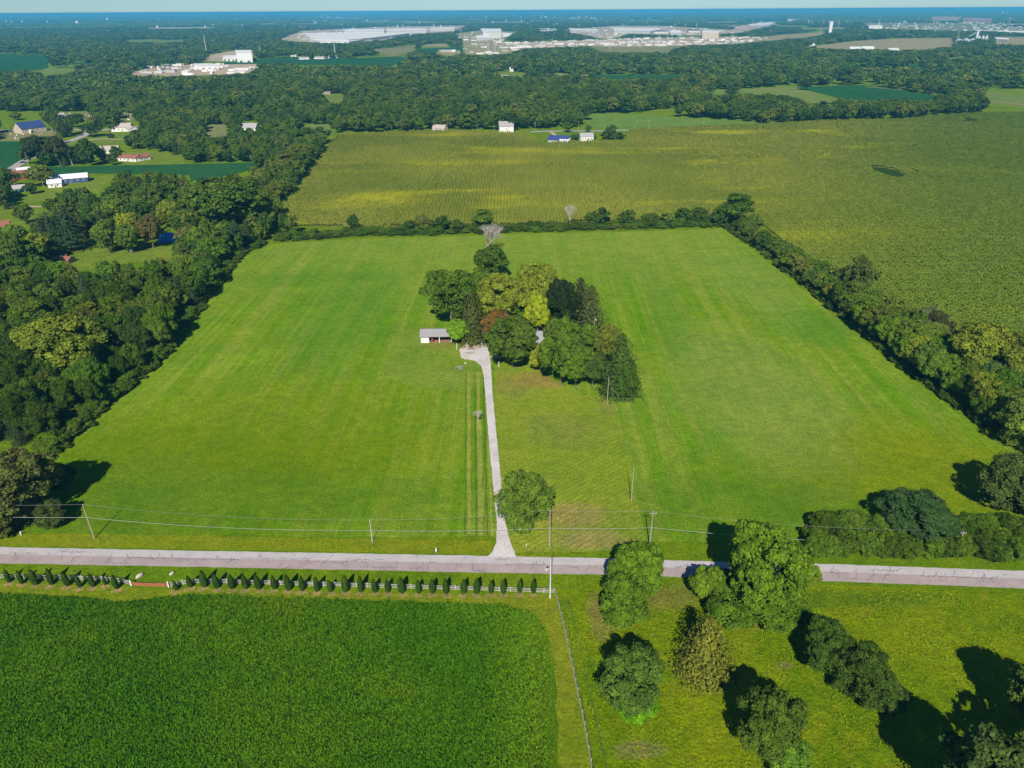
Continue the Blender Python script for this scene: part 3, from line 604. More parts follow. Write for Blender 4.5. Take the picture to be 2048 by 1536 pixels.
CLEAR_NEAR = [[(0, 268), (115, 262), (116, 275), (60, 281), (0, 280)], [(113, 231), (183, 223), (184, 236), (118, 240)], [(233, 228), (268, 228), (264, 242), (244, 241)], [(35, 240), (88, 240), (88, 264), (30, 265)],
    [(0, 257), (215, 256), (215, 264), (0, 268)], [(140, 280), (165, 262), (200, 264), (252, 266), (252, 286), (200, 301), (150, 304)], [(118, 298), (133, 280), (171, 264), (180, 268), (140, 300)], [(165, 276), (252, 276), (252, 283), (165, 284)],
    [(20, 345), (22, 330), (58, 312), (80, 320), (60, 335)], [(-100, 283), (56, 283), (52, 316), (14, 336), (-100, 340)], [(70, 345), (96, 334), (340, 329), (545, 324), (480, 346), (412, 360), (388, 373), (377, 350), (250, 348), (180, 347), (110, 353)],
    [(100, 345), (180, 345), (180, 375), (60, 385)], [(12, 399), (100, 381), (187, 353), (249, 352), (249, 364), (215, 364), (197, 388), (150, 396), (115, 401), (60, 407)], [(-60, 420), (90, 417), (112, 430), (75, 441), (40, 462), (-60, 455)],
    [(20, 412), (92, 412), (92, 418), (20, 418)], [(108, 530), (120, 505), (150, 490), (197, 478), (200, 500), (283, 492), (350, 496), (342, 520), (260, 524), (167, 540), (110, 535)], [(240, 305), (300, 303), (368, 312), (368, 329), (240, 328)],
    [(410, 250), (452, 249), (453, 272), (414, 276)], [(598, 250), (660, 249), (668, 270), (600, 269)], [(483, 243), (517, 243), (517, 258), (483, 258)], [(236, 240), (277, 240), (277, 265), (236, 265)], [(318, 460), (356, 460), (356, 490), (318, 490)], [(25, 340), (56, 340), (56, 364), (25, 364)],
    [(25, 370), (53, 370), (53, 386), (25, 386)], [(255, 436), (282, 436), (282, 452), (255, 452)], [(110, 512), (150, 512), (150, 530), (110, 530)], [(330, 420), (352, 420), (345, 440), (330, 440)]]
WEST = [(-300, 225), (-300, 907), (0, 905), (112, 893), (195, 818), (300, 731), (374, 644), (428, 568), (478, 512), (525, 482), (590, 470), (560, 438), (543, 420), (560, 404), (598, 362), (645, 300), (664, 268), (672, 232), (500, 225)]
W_PAL = [DG, DG, MG, MG, (0.11, 0.18, 0.02), (0.045, 0.09, 0.02), (0.07, 0.12, 0.018), (0.03, 0.06, 0.02), OL, (0.095, 0.135, 0.02), GO, TE]
def zone_of(px, py):
    if py > 760: return 'in the near part of the western wood'
    if py > 640: return 'in the western wood level with the shed'
    if py > 540: return 'in the western wood beyond the golden crown'
    if py > 440 and px > 340: return 'between blue tarp and far hay corner'
    if py > 440: return 'around the shed lawn'
    if px > 440 and py > 330: return 'in the diagonal corn belt'
    if px > 560: return 'at the top of the corn belt'
    if py > 345: return 'south of the soybean strip'
    if px < 230: return 'by the country lane'
    return 'north of the soybean strip'
def cname(c):
    r_, g_, b_ = c; v = g_
    if r_ > g_*0.98 and r_ > .1: return 'brownish'
    if v > 0.13: return 'yellow green'
    if r_ > g_*0.88: return 'olive'
    if b_ > g_*0.3: return 'bluish dark green'
    return 'dark green' if v < 0.082 else 'mid green'
def grid_pts(x0, x1, y0, y1, sp, r):
    xs = np.arange(x0, x1, sp); ys = np.arange(y0, y1, sp); X, Y = np.meshgrid(xs, ys); X = X+(np.arange(X.shape[0])[:, None] % 2)*sp/2
    X = X+r.uniform(-.42, .42, X.shape)*sp; Y = Y+r.uniform(-.42, .42, X.shape)*sp; return X.ravel(), Y.ravel()
r2 = np.random.default_rng(5)
X, Y = grid_pts(-560, -100, 165, 1000, 8.2, r2); H = r2.uniform(9.5, 16.5, len(X)); px, py = proj(X, Y, 0); tx, ty = proj(X, Y, H*0.8)
ok = inpoly(px, py, WEST) & (px > -140) & (py > 232); mx_, my_ = proj(X, Y, H*0.45); hw_ = H*0.36*F/np.hypot(np.hypot(X, Y), HGT)
for c in CLEAR_NEAR: ok &= ~inpoly(px, py, c) & ~inpoly(tx, ty, c) & ~inpoly(mx_-hw_, my_, c) & ~inpoly(mx_+hw_, my_, c)
for x, y, h, a, b in zip(X[ok], Y[ok], H[ok], px[ok], py[ok]):
    if a > 430 and b < 420: h *= 0.9
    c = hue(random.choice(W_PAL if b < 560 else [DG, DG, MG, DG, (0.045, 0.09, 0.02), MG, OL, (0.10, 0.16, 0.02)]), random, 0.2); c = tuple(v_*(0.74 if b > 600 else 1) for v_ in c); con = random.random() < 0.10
    wd = h*random.uniform(0.62, 0.95); z_ = 'tall ' if h > 14.5 else 'low ' if h < 11 else ''
    if con: add('conifer_tree', x, y, h*0.5, h*1.05, hue((0.035, 0.062, 0.026)), z_+'dark conifer '+zone_of(a, b), 'conifers of the western woods', random.choice([0, 1, 2]))
    else: add('broadleaf_tree', x, y, wd, h, c, z_+cname(c)+random.choice([' rounded', ' broad'] if wd > h*0.78 else [' upright', ' narrow'])+' tree '+zone_of(a, b), 'trees of the western woods', random.choice(['round', 'round2', 'tall', 'spread', 'round3']))
# particular trees there
for (kd, bx, by, ty, wd, c, lb, pr) in (
    ('broadleaf_tree', 142, 762, 638, 148, (0.125, 0.17, 0.018), 'big golden green crown in the wood beside the hay field', 'round2'),
    ('broadleaf_tree', 50, 552, 462, 80, (0.07, 0.125, 0.018), 'large glossy green tree left of the lawn with the small shed', 'round'),
    ('conifer_tree', 150, 500, 412, 80, (0.030, 0.055, 0.024), 'huge dark layered white pine above the lawn', 2), ('conifer_tree', 110, 494, 425, 60, (0.032, 0.055, 0.026), 'dark pine next to the huge layered one', 2),
    ('broadleaf_tree', 220, 508, 440, 46, (0.095, 0.155, 0.02), 'bright green tree on the lawn, nearer the boat', 'tall'), ('broadleaf_tree', 262, 507, 447, 44, (0.09, 0.15, 0.02), 'bright green tree on the lawn beside the shaded strip', 'tall'),
    ('broadleaf_tree', 308, 497, 430, 48, (0.10, 0.095, 0.03), 'olive brown tree in front of the blue tarp', 'round2'), ('broadleaf_tree', 385, 500, 455, 50, (0.13, 0.14, 0.05), 'pale olive willow right of the blue tarp', 'spread'),
    ('broadleaf_tree', 460, 470, 360, 140, (0.06, 0.11, 0.015), 'very broad bright green canopy beside the diagonal belt', 'spread'), ('broadleaf_tree', 400, 420, 372, 70, (0.075, 0.12, 0.02), 'pale green canopy left of the very broad one', 'spread'),
    ('broadleaf_tree', 220, 430, 395, 60, (0.11, 0.145, 0.02), 'yellow green tree south of the long blue building lawn', 'round'), ('broadleaf_tree', 55, 450, 408, 38, (0.075, 0.11, 0.025), 'scraggly tree on the lawn by the small drive', 'tall'),
    ('conifer_tree', 15, 418, 405, 14, (0.03, 0.055, 0.025), 'first small cone tree by the small drive', 0), ('conifer_tree', 30, 417, 404, 12, (0.03, 0.055, 0.025), 'second small cone tree by the small drive', 0),
    ('broadleaf_tree', 105, 428, 398, 26, (0.04, 0.06, 0.025), 'dark cedar left of the pair behind the lawn', 'tall'), ('broadleaf_tree', 128, 425, 386, 26, (0.03, 0.05, 0.025), 'tall dark cedar of the group on the lawn', 'tall'), ('broadleaf_tree', 148, 424, 378, 34, (0.03, 0.05, 0.025), 'broad dark cedar of the group on the lawn', 'round'), ('broadleaf_tree', 172, 420, 374, 38, (0.03, 0.05, 0.025), 'widest dark cedar of the group on the lawn', 'round'),
    ('broadleaf_tree', 150, 432, 406, 30, (0.16, 0.11, 0.09), 'pinkish brown tree below the dark cedars', 'round2'), ('broadleaf_tree', 85, 330, 270, 60, (0.035, 0.06, 0.02), 'dark tree beside the lane by the first soybean field', 'round'), ('broadleaf_tree', 122, 332, 272, 44, (0.045, 0.06, 0.022), 'dark leaning tree next to the lane bend', 'tall'),
    ('broadleaf_tree', 183, 333, 278, 38, (0.07, 0.125, 0.018), 'bright green tree standing before the small lane lawn', 'round'), ('broadleaf_tree', 60, 328, 290, 30, (0.03, 0.06, 0.02), 'round dark tree at the lane edge', 'round'), ('conifer_tree', 130, 274, 240, 34, (0.035, 0.05, 0.022), 'dark cedar by the lane junction', 2),
    ('broadleaf_tree', 185, 274, 246, 38, (0.03, 0.055, 0.022), 'dark round tree in the lane junction lawn', 'round'), ('broadleaf_tree', 228, 263, 228, 34, (0.035, 0.06, 0.02), 'dark tree in front of the white gabled house', 'round'), ('broadleaf_tree', 158, 254, 226, 34, (0.06, 0.10, 0.02), 'green tree before the gravestones', 'round'),
    ('broadleaf_tree', 32, 240, 224, 26, (0.09, 0.14, 0.02), 'bright tree left of the hall with blue roof', 'round'), ('broadleaf_tree', 222, 276, 267, 16, (0.05, 0.07, 0.03), 'small round bush tree on the lane lawn', 'round'), ('broadleaf_tree', 85, 372, 330, 52, (0.04, 0.07, 0.02), 'dark tree between red house and blue building', 'round'),
    ('broadleaf_tree', 15, 380, 335, 50, (0.06, 0.10, 0.02), 'green tree at the left of the red house', 'round'), ('broadleaf_tree', 65, 388, 366, 28, (0.10, 0.09, 0.025), 'rust tinged shrubby tree right of the teal garage', 'round2'), ('conifer_tree', 213, 325, 290, 14, (0.05, 0.06, 0.05), 'grey cone tree by the grey house', 0),
    ('conifer_tree', 545, 400, 366, 44, (0.045, 0.065, 0.040), 'bluish pine inside the diagonal belt', 1), ('broadleaf_tree', 612, 290, 255, 60, DG, 'dark round tree closing the top of the belt', 'round'), ('broadleaf_tree', 640, 286, 254, 44, DG, 'dark tree at the tip of the belt by the corn', 'round'),
    ('broadleaf_tree', 600, 330, 288, 50, OL, 'olive tree in the upper belt by the corn', 'round2'), ('broadleaf_tree', 575, 352, 304, 56, (0.085, 0.115, 0.02), 'yellowish green tree in the middle of the upper belt', 'round')):
    tpx(kd, bx, by, ty, wd, c, lb, 'trees of the western woods', pr)
for i, (bx, ty, c) in enumerate(((254, 408, (0.15, 0.12, 0.07)), (269, 407, (0.15, 0.12, 0.07)), (284, 412, (0.13, 0.14, 0.09)), (298, 412, (0.14, 0.15, 0.10)), (312, 418, (0.16, 0.11, 0.09)))):
    tpx('conifer_tree', bx, 441, ty, 16, c, ['leftmost tan', 'second tan', 'silvery middle', 'silvery fourth', 'pinkish last'][i]+' dying pine in the short row of five', 'short row of five dying pines', 1, up=True)
# field side skirts of the wood
for i in range(150):
    t = i/150; yb = 905-t*420; xb = np.interp(yb, [480, 512, 568, 644, 731, 818, 905], [540, 484, 434, 381, 307, 200, 104])
    tpx('shrub', xb-random.uniform(0, 20)*(0.4+0.8*(1-t)), yb+random.uniform(-3, 3), yb-random.uniform(12, 26)*(1.2-.7*t), random.uniform(24, 46)*(1.15-.6*t), hue(random.choice([DG, MG, MG, (0.08, 0.13, 0.02)])),
        'edge shrub of the western wood '+['near the olive brown tree', 'in the near third', 'level with the shed', 'below the golden crown', 'in the upper curve', 'close to the far corner'][int(t*6)], 'shrubs along the western wood edge', random.choice(['bush', 'bush2']))
for i in range(26):
    t = i/26; bx = 545+t*115; by = np.interp(bx, [540, 560, 598, 645, 664], [432, 410, 366, 304, 274])
    tpx('broadleaf_tree', bx-random.uniform(5, 20), by+random.uniform(-3, 3), by-random.uniform(24, 40)*(1.1-.3*t), random.uniform(30, 44)*(1.1-.3*t), hue(random.choice([DG, MG, OL, MG])), random.choice(['rounded', 'broad', 'bushy'])+' tree on the corn side of the diagonal belt '+['at its foot', 'in its lower half', 'in its upper half', 'near its tip'][int(t*4)], 'trees of the diagonal belt by the corn', random.choice(['round', 'round2', 'round3']))
# eastern hedgerow
EDGE = [(1448, 458), (1520, 506), (1620, 586), (1700, 650), (1790, 728), (1870, 790), (1960, 852), (2060, 918), (2160, 985)]
E3 = [Vector(at(*p)) for p in EDGE]
seg = [(E3[i+1]-E3[i]).length for i in range(len(E3)-1)]; tot = sum(seg)
def along(s):
    i = 0
    while i < len(seg)-1 and s > seg[i]: s -= seg[i]; i += 1
    return E3[i].lerp(E3[i+1], min(1.0, s/seg[i]))
EPL = ['near the corner oak', 'in the far third', 'opposite the yellow tipped tree', 'in the middle stretch', 'where the belt widens', 'near the right picture edge']
s = 4.0
while s < tot:
    f = s/tot; p = along(s)
    for rowi in range(2 if f < 0.45 else 3):
        h = (7.5+7.5*f)*random.uniform(0.8, 1.15); off = 4.0+rowi*(3.6+2.6*f)+random.uniform(-1, 1); wd = h*random.uniform(0.75, 1.05)
        c = hue(random.choice([DG, MG, MG, OL, (0.085, 0.13, 0.02)] if f < 0.6 else [GO, MG, MG, (0.09, 0.145, 0.02), DG]), random, .2)
        add('broadleaf_tree', p.x+off, p.y+random.uniform(-2, 2), wd, h, c, cname(c)+random.choice([' dense', ' rounded', ' bushy'])+[' field side', ' inner', ' corn side'][rowi]+' eastern hedgerow tree '+EPL[min(5, int(f*6))], 'trees of the eastern hedgerow', random.choice(['round', 'round2', 'round3', 'bush']), True)
    s += 5.0+1.8*f+random.uniform(-1, 1)
s = 1.0
while s < tot:
    f = s/tot; p = along(s); h = random.uniform(1.6, 3.6)
    add('shrub', p.x+random.uniform(0.5, 2.6), p.y, h*random.uniform(1.1, 1.7), h, hue(random.choice([DG, MG, (0.06, 0.12, 0.018), (0.085, 0.14, 0.02)])), 'skirt shrub of the eastern hedgerow '+EPL[min(5, int(f*6))], 'skirt shrubs of the eastern hedgerow', random.choice(['bush', 'bush2']), True)
    s += random.uniform(1.9, 3.0)
for (bx, by, ty, wd, c, lb, pr) in ((1815, 690, 618, 20, (0.30, 0.26, 0.03), 'small bright yellow tree in the eastern hedgerow', 'tall'), (1945, 770, 650, 130, (0.14, 0.18, 0.018), 'largest golden crowned tree of the eastern hedgerow', 'round2'), (2030, 800, 670, 110, (0.11, 0.15, 0.018), 'dull golden tree at the right edge of the eastern hedgerow', 'round'),
        (1968, 800, 728, 60, (0.06, 0.125, 0.03), 'cool green layered tree below the golden crowns', 'spread'), (1865, 690, 625, 60, (0.055, 0.060, 0.020), 'purplish dark tree between pale and golden crowns', 'round'), (1850, 665, 612, 60, (0.11, 0.14, 0.06), 'pale greyish green tree on the corn side', 'round'), (1700, 600, 512, 66, (0.06, 0.09, 0.02), 'rounded green tree on the corn side in the far half', 'round')):
    tpx('broadleaf_tree', bx, by, ty, wd, c, lb, 'trees of the eastern hedgerow', pr)
# houses by the far road: trees
for (bx, by, ty, wd, c, lb, kd) in ((1222, 281, 250, 24, DG, 'tall dark cedar behind the far white house', 'broadleaf_tree'), (1209, 281, 263, 20, DG, 'dark bushy tree near the far white house', 'broadleaf_tree'), (1238, 281, 265, 28, DG, 'wide dark tree farthest from the far white house', 'broadleaf_tree'), (1214, 276, 251, 12, (0.06, 0.09, 0.07), 'bluish spruce behind the dark cedars by the far house', 'conifer_tree'),
        (1176, 264, 250, 13, (0.17, 0.17, 0.02), 'small yellow tree beside the far road', 'broadleaf_tree'), (1136, 265, 244, 20, DG, 'dark tree in front of the far road', 'broadleaf_tree'), (1152, 279, 268, 22, OL, 'olive bush between the two far houses', 'broadleaf_tree'), (1187, 279, 269, 12, (0.15, 0.16, 0.03), 'yellowish bush right of the far white house', 'broadleaf_tree'), (1940, 246, 234, 22, DG, 'lone bush in the corn field corner', 'shrub')):
    tpx(kd, bx, by, ty, wd, c, lb, 'trees by the far road houses', 'round' if kd != 'conifer_tree' else 0)

def place_tree(t):
    dist = math.hypot(t['x'], t['y']); big = dist < 300 and t['h'] > 5
    e = empty(t['kind'], (t['x'], t['y'], 0), random.uniform(0, 6.28)); tag(e, t['label'], t['cat'] or {'shrub': 'shrub', 'conifer_tree': 'conifer', 'dead_tree': 'dead tree'}.get(t['kind'], 'tree'), t['group'])
    w_, h_ = t['w'], t['h']
    if t['kind'] == 'conifer_tree':
        z0 = h_*0.35 if t['up'] else 0.3
        o = link('crown', SPRUCE[t['proto'] or 0], e, (0, 0, z0), (0, 0, 0), (w_*1.06, w_*1.06, h_-z0)); o.color = (*[v*1.35 for v in t['col']], 1)
        link('trunk', CTRUNK, e, (0, 0, -0.1), (0, 0, 0), (h_*(1.6 if t['up'] else 1), h_*(1.6 if t['up'] else 1), h_))
    else:
        S = NEAR if big else MID; pr = t['proto'] or 'round'
        if pr not in S: pr = {'bush2': 'bush', 'round3': 'round'}.get(pr, pr)
        z0 = 0.0 if t['kind'] == 'shrub' or pr == 'bush' else h_*0.02
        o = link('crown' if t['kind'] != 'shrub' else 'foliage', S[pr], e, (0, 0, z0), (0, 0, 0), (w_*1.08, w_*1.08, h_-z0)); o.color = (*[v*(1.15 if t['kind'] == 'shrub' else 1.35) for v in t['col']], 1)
        if t['kind'] != 'shrub': link('trunk', random.choice(TRUNK), e, (0, 0, -0.1), (0, 0, 0), (h_, h_, h_))
    return e
rest = []
for kd in ('broadleaf_tree', 'conifer_tree', 'shrub'):
    L = [t for t in TREES if t['kind'] == kd]
    for t in L:
        a, b = proj(t['x'], t['y'], t['h']/2); t['size'] = t['w']*t['h']/(t['x']**2+t['y']**2); t['in'] = -60 < a < 2110 and 0 < b < 1700
    L.sort(key=lambda t: (not t['in'], -t['size']))
    for t in L[:300]: place_tree(t)
    rest += L[300:]

# ---- scattered copies for what nobody could count
def proto_coll(name, meshes):
    c = bpy.data.collections.new(name)
    for i, me in enumerate(meshes):
        o = bpy.data.objects.new('%s_%02d' % (name, i), me); c.objects.link(o)
    return c
def scatter(name, P, rot, scl, idx, coll, label, cat):
    n = len(P); me = bpy.data.meshes.new(name); me.vertices.add(n); me.vertices.foreach_set('co', np.asarray(P, np.float32).ravel())
    for nm, ty, arr in (('rot', 'FLOAT_VECTOR', rot), ('scl', 'FLOAT_VECTOR', scl)):
        a = me.attributes.new(nm, ty, 'POINT'); a.data.foreach_set('vector', np.asarray(arr, np.float32).ravel())
    a = me.attributes.new('idx', 'INT', 'POINT'); a.data.foreach_set('value', np.asarray(idx, np.int32))
    o = bpy.data.objects.new(name, me); COL.objects.link(o); tag(o, label, cat, kind='stuff')
    ng = bpy.data.node_groups.new(name, 'GeometryNodeTree'); ng.interface.new_socket('Geometry', in_out='INPUT', socket_type='NodeSocketGeometry'); ng.interface.new_socket('Geometry', in_out='OUTPUT', socket_type='NodeSocketGeometry')
    N = ng.nodes; gi = N.new('NodeGroupInput'); go = N.new('NodeGroupOutput'); ip = N.new('GeometryNodeInstanceOnPoints'); ci = N.new('GeometryNodeCollectionInfo')
    ci.inputs['Collection'].default_value = coll; ci.inputs['Separate Children'].default_value = True; ci.inputs['Reset Children'].default_value = True
    def na(nm, ty):
        q = N.new('GeometryNodeInputNamedAttribute'); q.data_type = ty; q.inputs['Name'].default_value = nm; return q.outputs['Attribute']
    L = ng.links; L.new(gi.outputs[0], ip.inputs['Points']); L.new(ci.outputs[0], ip.inputs['Instance']); ip.inputs['Pick Instance'].default_value = True
    L.new(na('idx', 'INT'), ip.inputs['Instance Index']); L.new(na('rot', 'FLOAT_VECTOR'), ip.inputs['Rotation']); L.new(na('scl', 'FLOAT_VECTOR'), ip.inputs['Scale']); L.new(ip.outputs[0], go.inputs[0])
    md = o.modifiers.new('scatter', 'NODES'); md.node_group = ng
    return o
def rots(n): return np.stack([np.zeros(n), np.zeros(n), rng.uniform(0, 6.28, n)], 1)
C_BELT = proto_coll('belt_trees', FORC); C_FAR = proto_coll('far_trees', FAR); C_CAN = proto_coll('canopy_masses', CANOPY)
if rest:
    n = len(rest); P = np.array([(t['x'], t['y'], 0) for t in rest]); S = np.array([(t['w']*1.1, t['w']*1.1, t['h']) for t in rest])
    I = np.array([3 if t['kind'] == 'shrub' else random.randrange(3) for t in rest])
    scatter('woodland', P, rots(n), S, I, C_BELT, 'remaining crowns of the mixed wood spreading among the houses in the west', 'woodland')

# ------------------------------------------------------------------ the country beyond the corn: fields first
def fieldmat(name, a, b, band=0.0): return grass_mat(name, a, b, tuple((x+y)/2*1.1 for x, y in zip(a, b)), None, R_(20), big=0.006, bumpd=0.3, band=band, fine=0.5)
SOY = fieldmat('soybean_green', (0.018, 0.085, 0.032), (0.024, 0.10, 0.038)); PALE = fieldmat('pale_meadow', (0.13, 0.19, 0.045), (0.16, 0.21, 0.06)); TAN = fieldmat('tan_stubble', (0.30, 0.26, 0.16), (0.24, 0.24, 0.12)); GRAV = fieldmat('lot_gravel', (0.34, 0.28, 0.22), (0.46, 0.38, 0.31))
BRN = fieldmat('brown_field', (0.33, 0.27, 0.17), (0.27, 0.25, 0.14), 8); LAWN = fieldmat('bright_lawn', (0.12, 0.19, 0.02), (0.15, 0.21, 0.028)); OLV = fieldmat('olive_field', (0.17, 0.19, 0.08), (0.21, 0.21, 0.10)); LANE = asphalt('lane_asphalt', (0.36, 0.34, 0.33))
FAR_F = [('soybean_field', [(-60, 107), (95, 111), (97, 138), (45, 143), (-60, 144)], SOY, 'flat dark teal soybean field at the far west edge'),
    ('pale_strip', [(72, 150), (90, 137), (152, 137), (145, 146)], PALE, 'small pale grass clearing right of the far teal field'),
    ('gravel_yard', [(240, 153), (300, 135), (400, 128), (512, 126), (524, 132), (492, 148), (350, 153)], GRAV, 'large pinkish gravel yard around the white sheds'),
    ('gravel_apron', [(405, 122), (425, 108), (480, 100), (508, 102), (505, 119), (440, 123)], GRAV, 'gravel apron by the tall white hall'),
    ('bean_strip', [(430, 127), (505, 119), (590, 114), (620, 119), (600, 127), (450, 129)], SOY, 'narrow teal bean strip behind the gravel yard'),
    ('bean_field', [(590, 130), (600, 118), (700, 117), (800, 113), (815, 118), (780, 133), (690, 130)], SOY, 'teal bean field below the row of village houses'),
    ('warehouse_apron', [(555, 80), (603, 62), (760, 54), (935, 51), (910, 63), (830, 69), (765, 81), (685, 87), (600, 84)], GRAV, 'pale paved apron around the long white warehouses'),
    ('sloping_pasture', [(742, 99), (832, 91), (832, 101), (782, 114)], OLV, 'olive pasture with three dark trees'), ('stubble_patch', [(838, 94), (850, 89), (898, 87), (895, 94)], TAN, 'tan stubble patch below the wooded ridge'),
    ('teal_patch', [(838, 97), (925, 95), (925, 106), (845, 107)], SOY, 'teal crop patch before the tan farm lot'), ('farm_lot', [(873, 107), (878, 99), (920, 101), (922, 108), (900, 113)], TAN, 'tan farm lot with a low building'),
    ('substation_ground', [(908, 68), (960, 61), (1035, 64), (1000, 84), (1060, 95), (1010, 109), (932, 112), (925, 84)], TAN, 'tan ground under the steel pylons'),
    ('construction_lot', [(990, 93), (1020, 85), (1200, 80), (1370, 75), (1485, 74), (1560, 78), (1450, 89), (1280, 94), (1180, 93), (1060, 97)], GRAV, 'long pale construction lot across the middle distance'),
    ('olive_strip', [(1180, 94), (1370, 91), (1335, 106), (1200, 105)], OLV, 'olive grass strip below the construction lot'), ('depot_apron', [(1130, 60), (1225, 52), (1325, 52), (1460, 60), (1550, 42), (1560, 48), (1480, 66), (1390, 71), (1260, 68), (1215, 79), (1140, 66)], GRAV, 'paved apron around the depots east of the pylons'),
    ('brown_strip', [(1430, 84), (1560, 70), (1655, 64), (1645, 71), (1560, 80), (1450, 90)], BRN, 'brown field strip running towards the tall pylons'), ('brown_field', [(1590, 97), (1715, 82), (1800, 77), (1905, 76), (1908, 93), (1840, 101), (1720, 99)], BRN, 'brown stubble field left of the grain bins'),
    ('industrial_ground', [(1725, 45), (2150, 47), (2150, 72), (1985, 63), (1880, 61), (1740, 58)], OLV, 'pale grassy industrial ground with many masts'), ('brown_corner', [(1985, 73), (2150, 78), (2150, 92), (1990, 89)], BRN, 'brown field patch right of the grain bins'),
    ('valley_field', [(1178, 150), (1372, 150), (1356, 158), (1200, 159)], SOY, 'long teal field in the valley beyond the woods'), ('tan_track', [(1064, 145), (1180, 150), (1190, 154), (1060, 149)], TAN, 'tan track leading to the valley field'), ('yard_grass', [(995, 143), (1052, 146), (1050, 155), (990, 154)], LAWN, 'small bright yard around a white house in the woods'),
    ('hill_meadow', [(1310, 182), (1440, 181), (1585, 172), (1592, 175), (1690, 206), (1636, 208), (1560, 191), (1450, 189)], PALE, 'light green sloping meadow in front of the eastern woods'), ('bean_hollow', [(1590, 174), (1730, 170), (1880, 192), (1910, 198), (1840, 202), (1692, 200)], SOY, 'dark teal bean hollow left of the eastern farmhouse'),
    ('bare_patch', [(1724, 172), (1745, 173), (1768, 180), (1740, 182)], TAN, 'bare earth patch in the dark teal hollow'), ('eastern_meadow', [(1958, 181), (2160, 205), (2160, 232), (1985, 207)], PALE, 'pale meadow at the eastern picture edge'), ('thin_crop', [(1680, 128), (1900, 129), (1895, 134), (1690, 134)], SOY, 'thin teal crop strip in the eastern woods'),
    ('glade', [(648, 187), (690, 190), (684, 212), (652, 206)], PALE, 'pale glade with small buildings in the western woods'), ('clearing', [(410, 250), (452, 249), (453, 272), (414, 276)], OLV, 'olive clearing in the western woods'), ('belt_glade', [(598, 250), (660, 249), (668, 270), (600, 269)], PALE, 'bright glade at the tip of the belt'),
    ('far_meadow', [(1165, 229), (1215, 227), (1400, 237), (1525, 246), (1520, 252), (1300, 258), (1180, 258)], fieldmat('fresh_meadow', (0.11, 0.20, 0.035), (0.13, 0.22, 0.045)), 'fresh green meadow behind the far road houses'),
    ('soybean_field', [(-120, 283), (56, 283), (52, 316), (14, 336), (-120, 340)], SOY, 'dark soybean field beside the country lane'), ('soybean_strip', [(60, 347), (96, 334), (340, 329), (545, 324), (480, 346), (412, 360), (388, 374), (377, 350), (250, 348), (180, 347), (110, 353)], SOY, 'long dark strip of soybeans behind the blue building'),
    ('lawn', [(12, 399), (100, 381), (187, 353), (249, 352), (249, 364), (215, 364), (197, 388), (150, 396), (115, 401), (60, 407)], LAWN, 'sunny lawn below the long blue building'), ('lawn', [(-60, 420), (90, 417), (112, 430), (75, 441), (40, 462), (-60, 455)], LAWN, 'sunny lawn below the small pale drive'),
    ('lawn', [(108, 530), (120, 505), (150, 488), (197, 478), (200, 498), (283, 490), (350, 494), (346, 520), (260, 526), (167, 542), (110, 535)], LAWN, 'bright lawn in the wood with the small red roofed shed'), ('lawn', [(235, 330), (240, 305), (300, 303), (368, 311), (368, 329)], LAWN, 'lawn around the red roofed house'),
    ('lawn', [(140, 284), (165, 262), (200, 264), (252, 266), (252, 286), (200, 301), (150, 304), (130, 300)], LAWN, 'lawns along the country lane bend'), ('churchyard', [(-80, 268), (115, 260), (116, 276), (60, 282), (-80, 281)], OLV, 'grassy churchyard in front of the hall with the blue roof'), ('graveyard', [(108, 240), (113, 230), (183, 222), (268, 227), (264, 243), (184, 240)], OLV, 'graveyard grass dotted with pale stones'),
    ('glade_strip', [(225, 82), (300, 79), (380, 82), (370, 85), (250, 84)], PALE, 'thin pale glade in the far western woods'), ('far_yard', [(290, 55), (430, 54), (432, 57), (295, 58)], GRAV, 'thin pale strip of roofs and yards on the far plain')]
r_f = random.Random(21)
for i in range(26):
    x_ = (i*79+r_f.uniform(0, 60)) % 2000; y_ = r_f.choice([r_f.uniform(36, 48), r_f.uniform(44, 60), r_f.uniform(100, 170)]) if not 560 < x_ < 1500 else r_f.uniform(33, 47)
    L2 = r_f.uniform(35, 120); t_ = r_f.uniform(1.0, 2.2)*(1+y_/90)
    if y_ > 95 and 230 < x_ < 900: continue
    FAR_F.append(('field_strip', [(x_, y_), (x_+L2, y_-r_f.uniform(-.5, 1)), (x_+L2*1.05, y_+t_), (x_-4, y_+t_*1.2)], r_f.choice([PALE, SOY, OLV, OLV, TAN]), 'thin strip of open field among the far woods of the '+('western plain' if x_ < 700 else 'central plain' if x_ < 1400 else 'eastern plain')))
for i, (nm, pp, mt, lb) in enumerate(FAR_F):
    ymin = min(p[1] for p in pp); z = 0.05+0.012*(i % 6)+(0.25 if ymin < 160 else 0)+(0.3 if ymin < 90 else 0)
    sheet(nm, pp, mt, z, lb, 'field' if 'yard' not in nm and 'lot' not in nm and 'apron' not in nm else 'yard')
def strip(name, pp, wd, mat, z, label, cat='road'):
    P = [Vector(at(*p)) for p in pp]; L_, R2 = [], []
    for i, p in enumerate(P):
        t = (P[min(i+1, len(P)-1)]-P[max(i-1, 0)]).normalized(); n_ = Vector((-t.y, t.x))*wd/2; L_.append((p.x+n_.x, p.y+n_.y, z)); R2.append((p.x-n_.x, p.y-n_.y, z))
    b = MB()
    for i in range(len(P)-1): b.poly([R2[i], R2[i+1], L_[i+1], L_[i]])
    return tag(b.build(name, mat), label, cat, kind='structure')
strip('country_lane', [(-60, 372), (20, 340), (48, 322), (90, 302), (135, 284), (165, 273), (180, 262), (215, 259), (330, 248)], 8, LANE, 0.13, 'grey country lane bending past the dark soybean field')
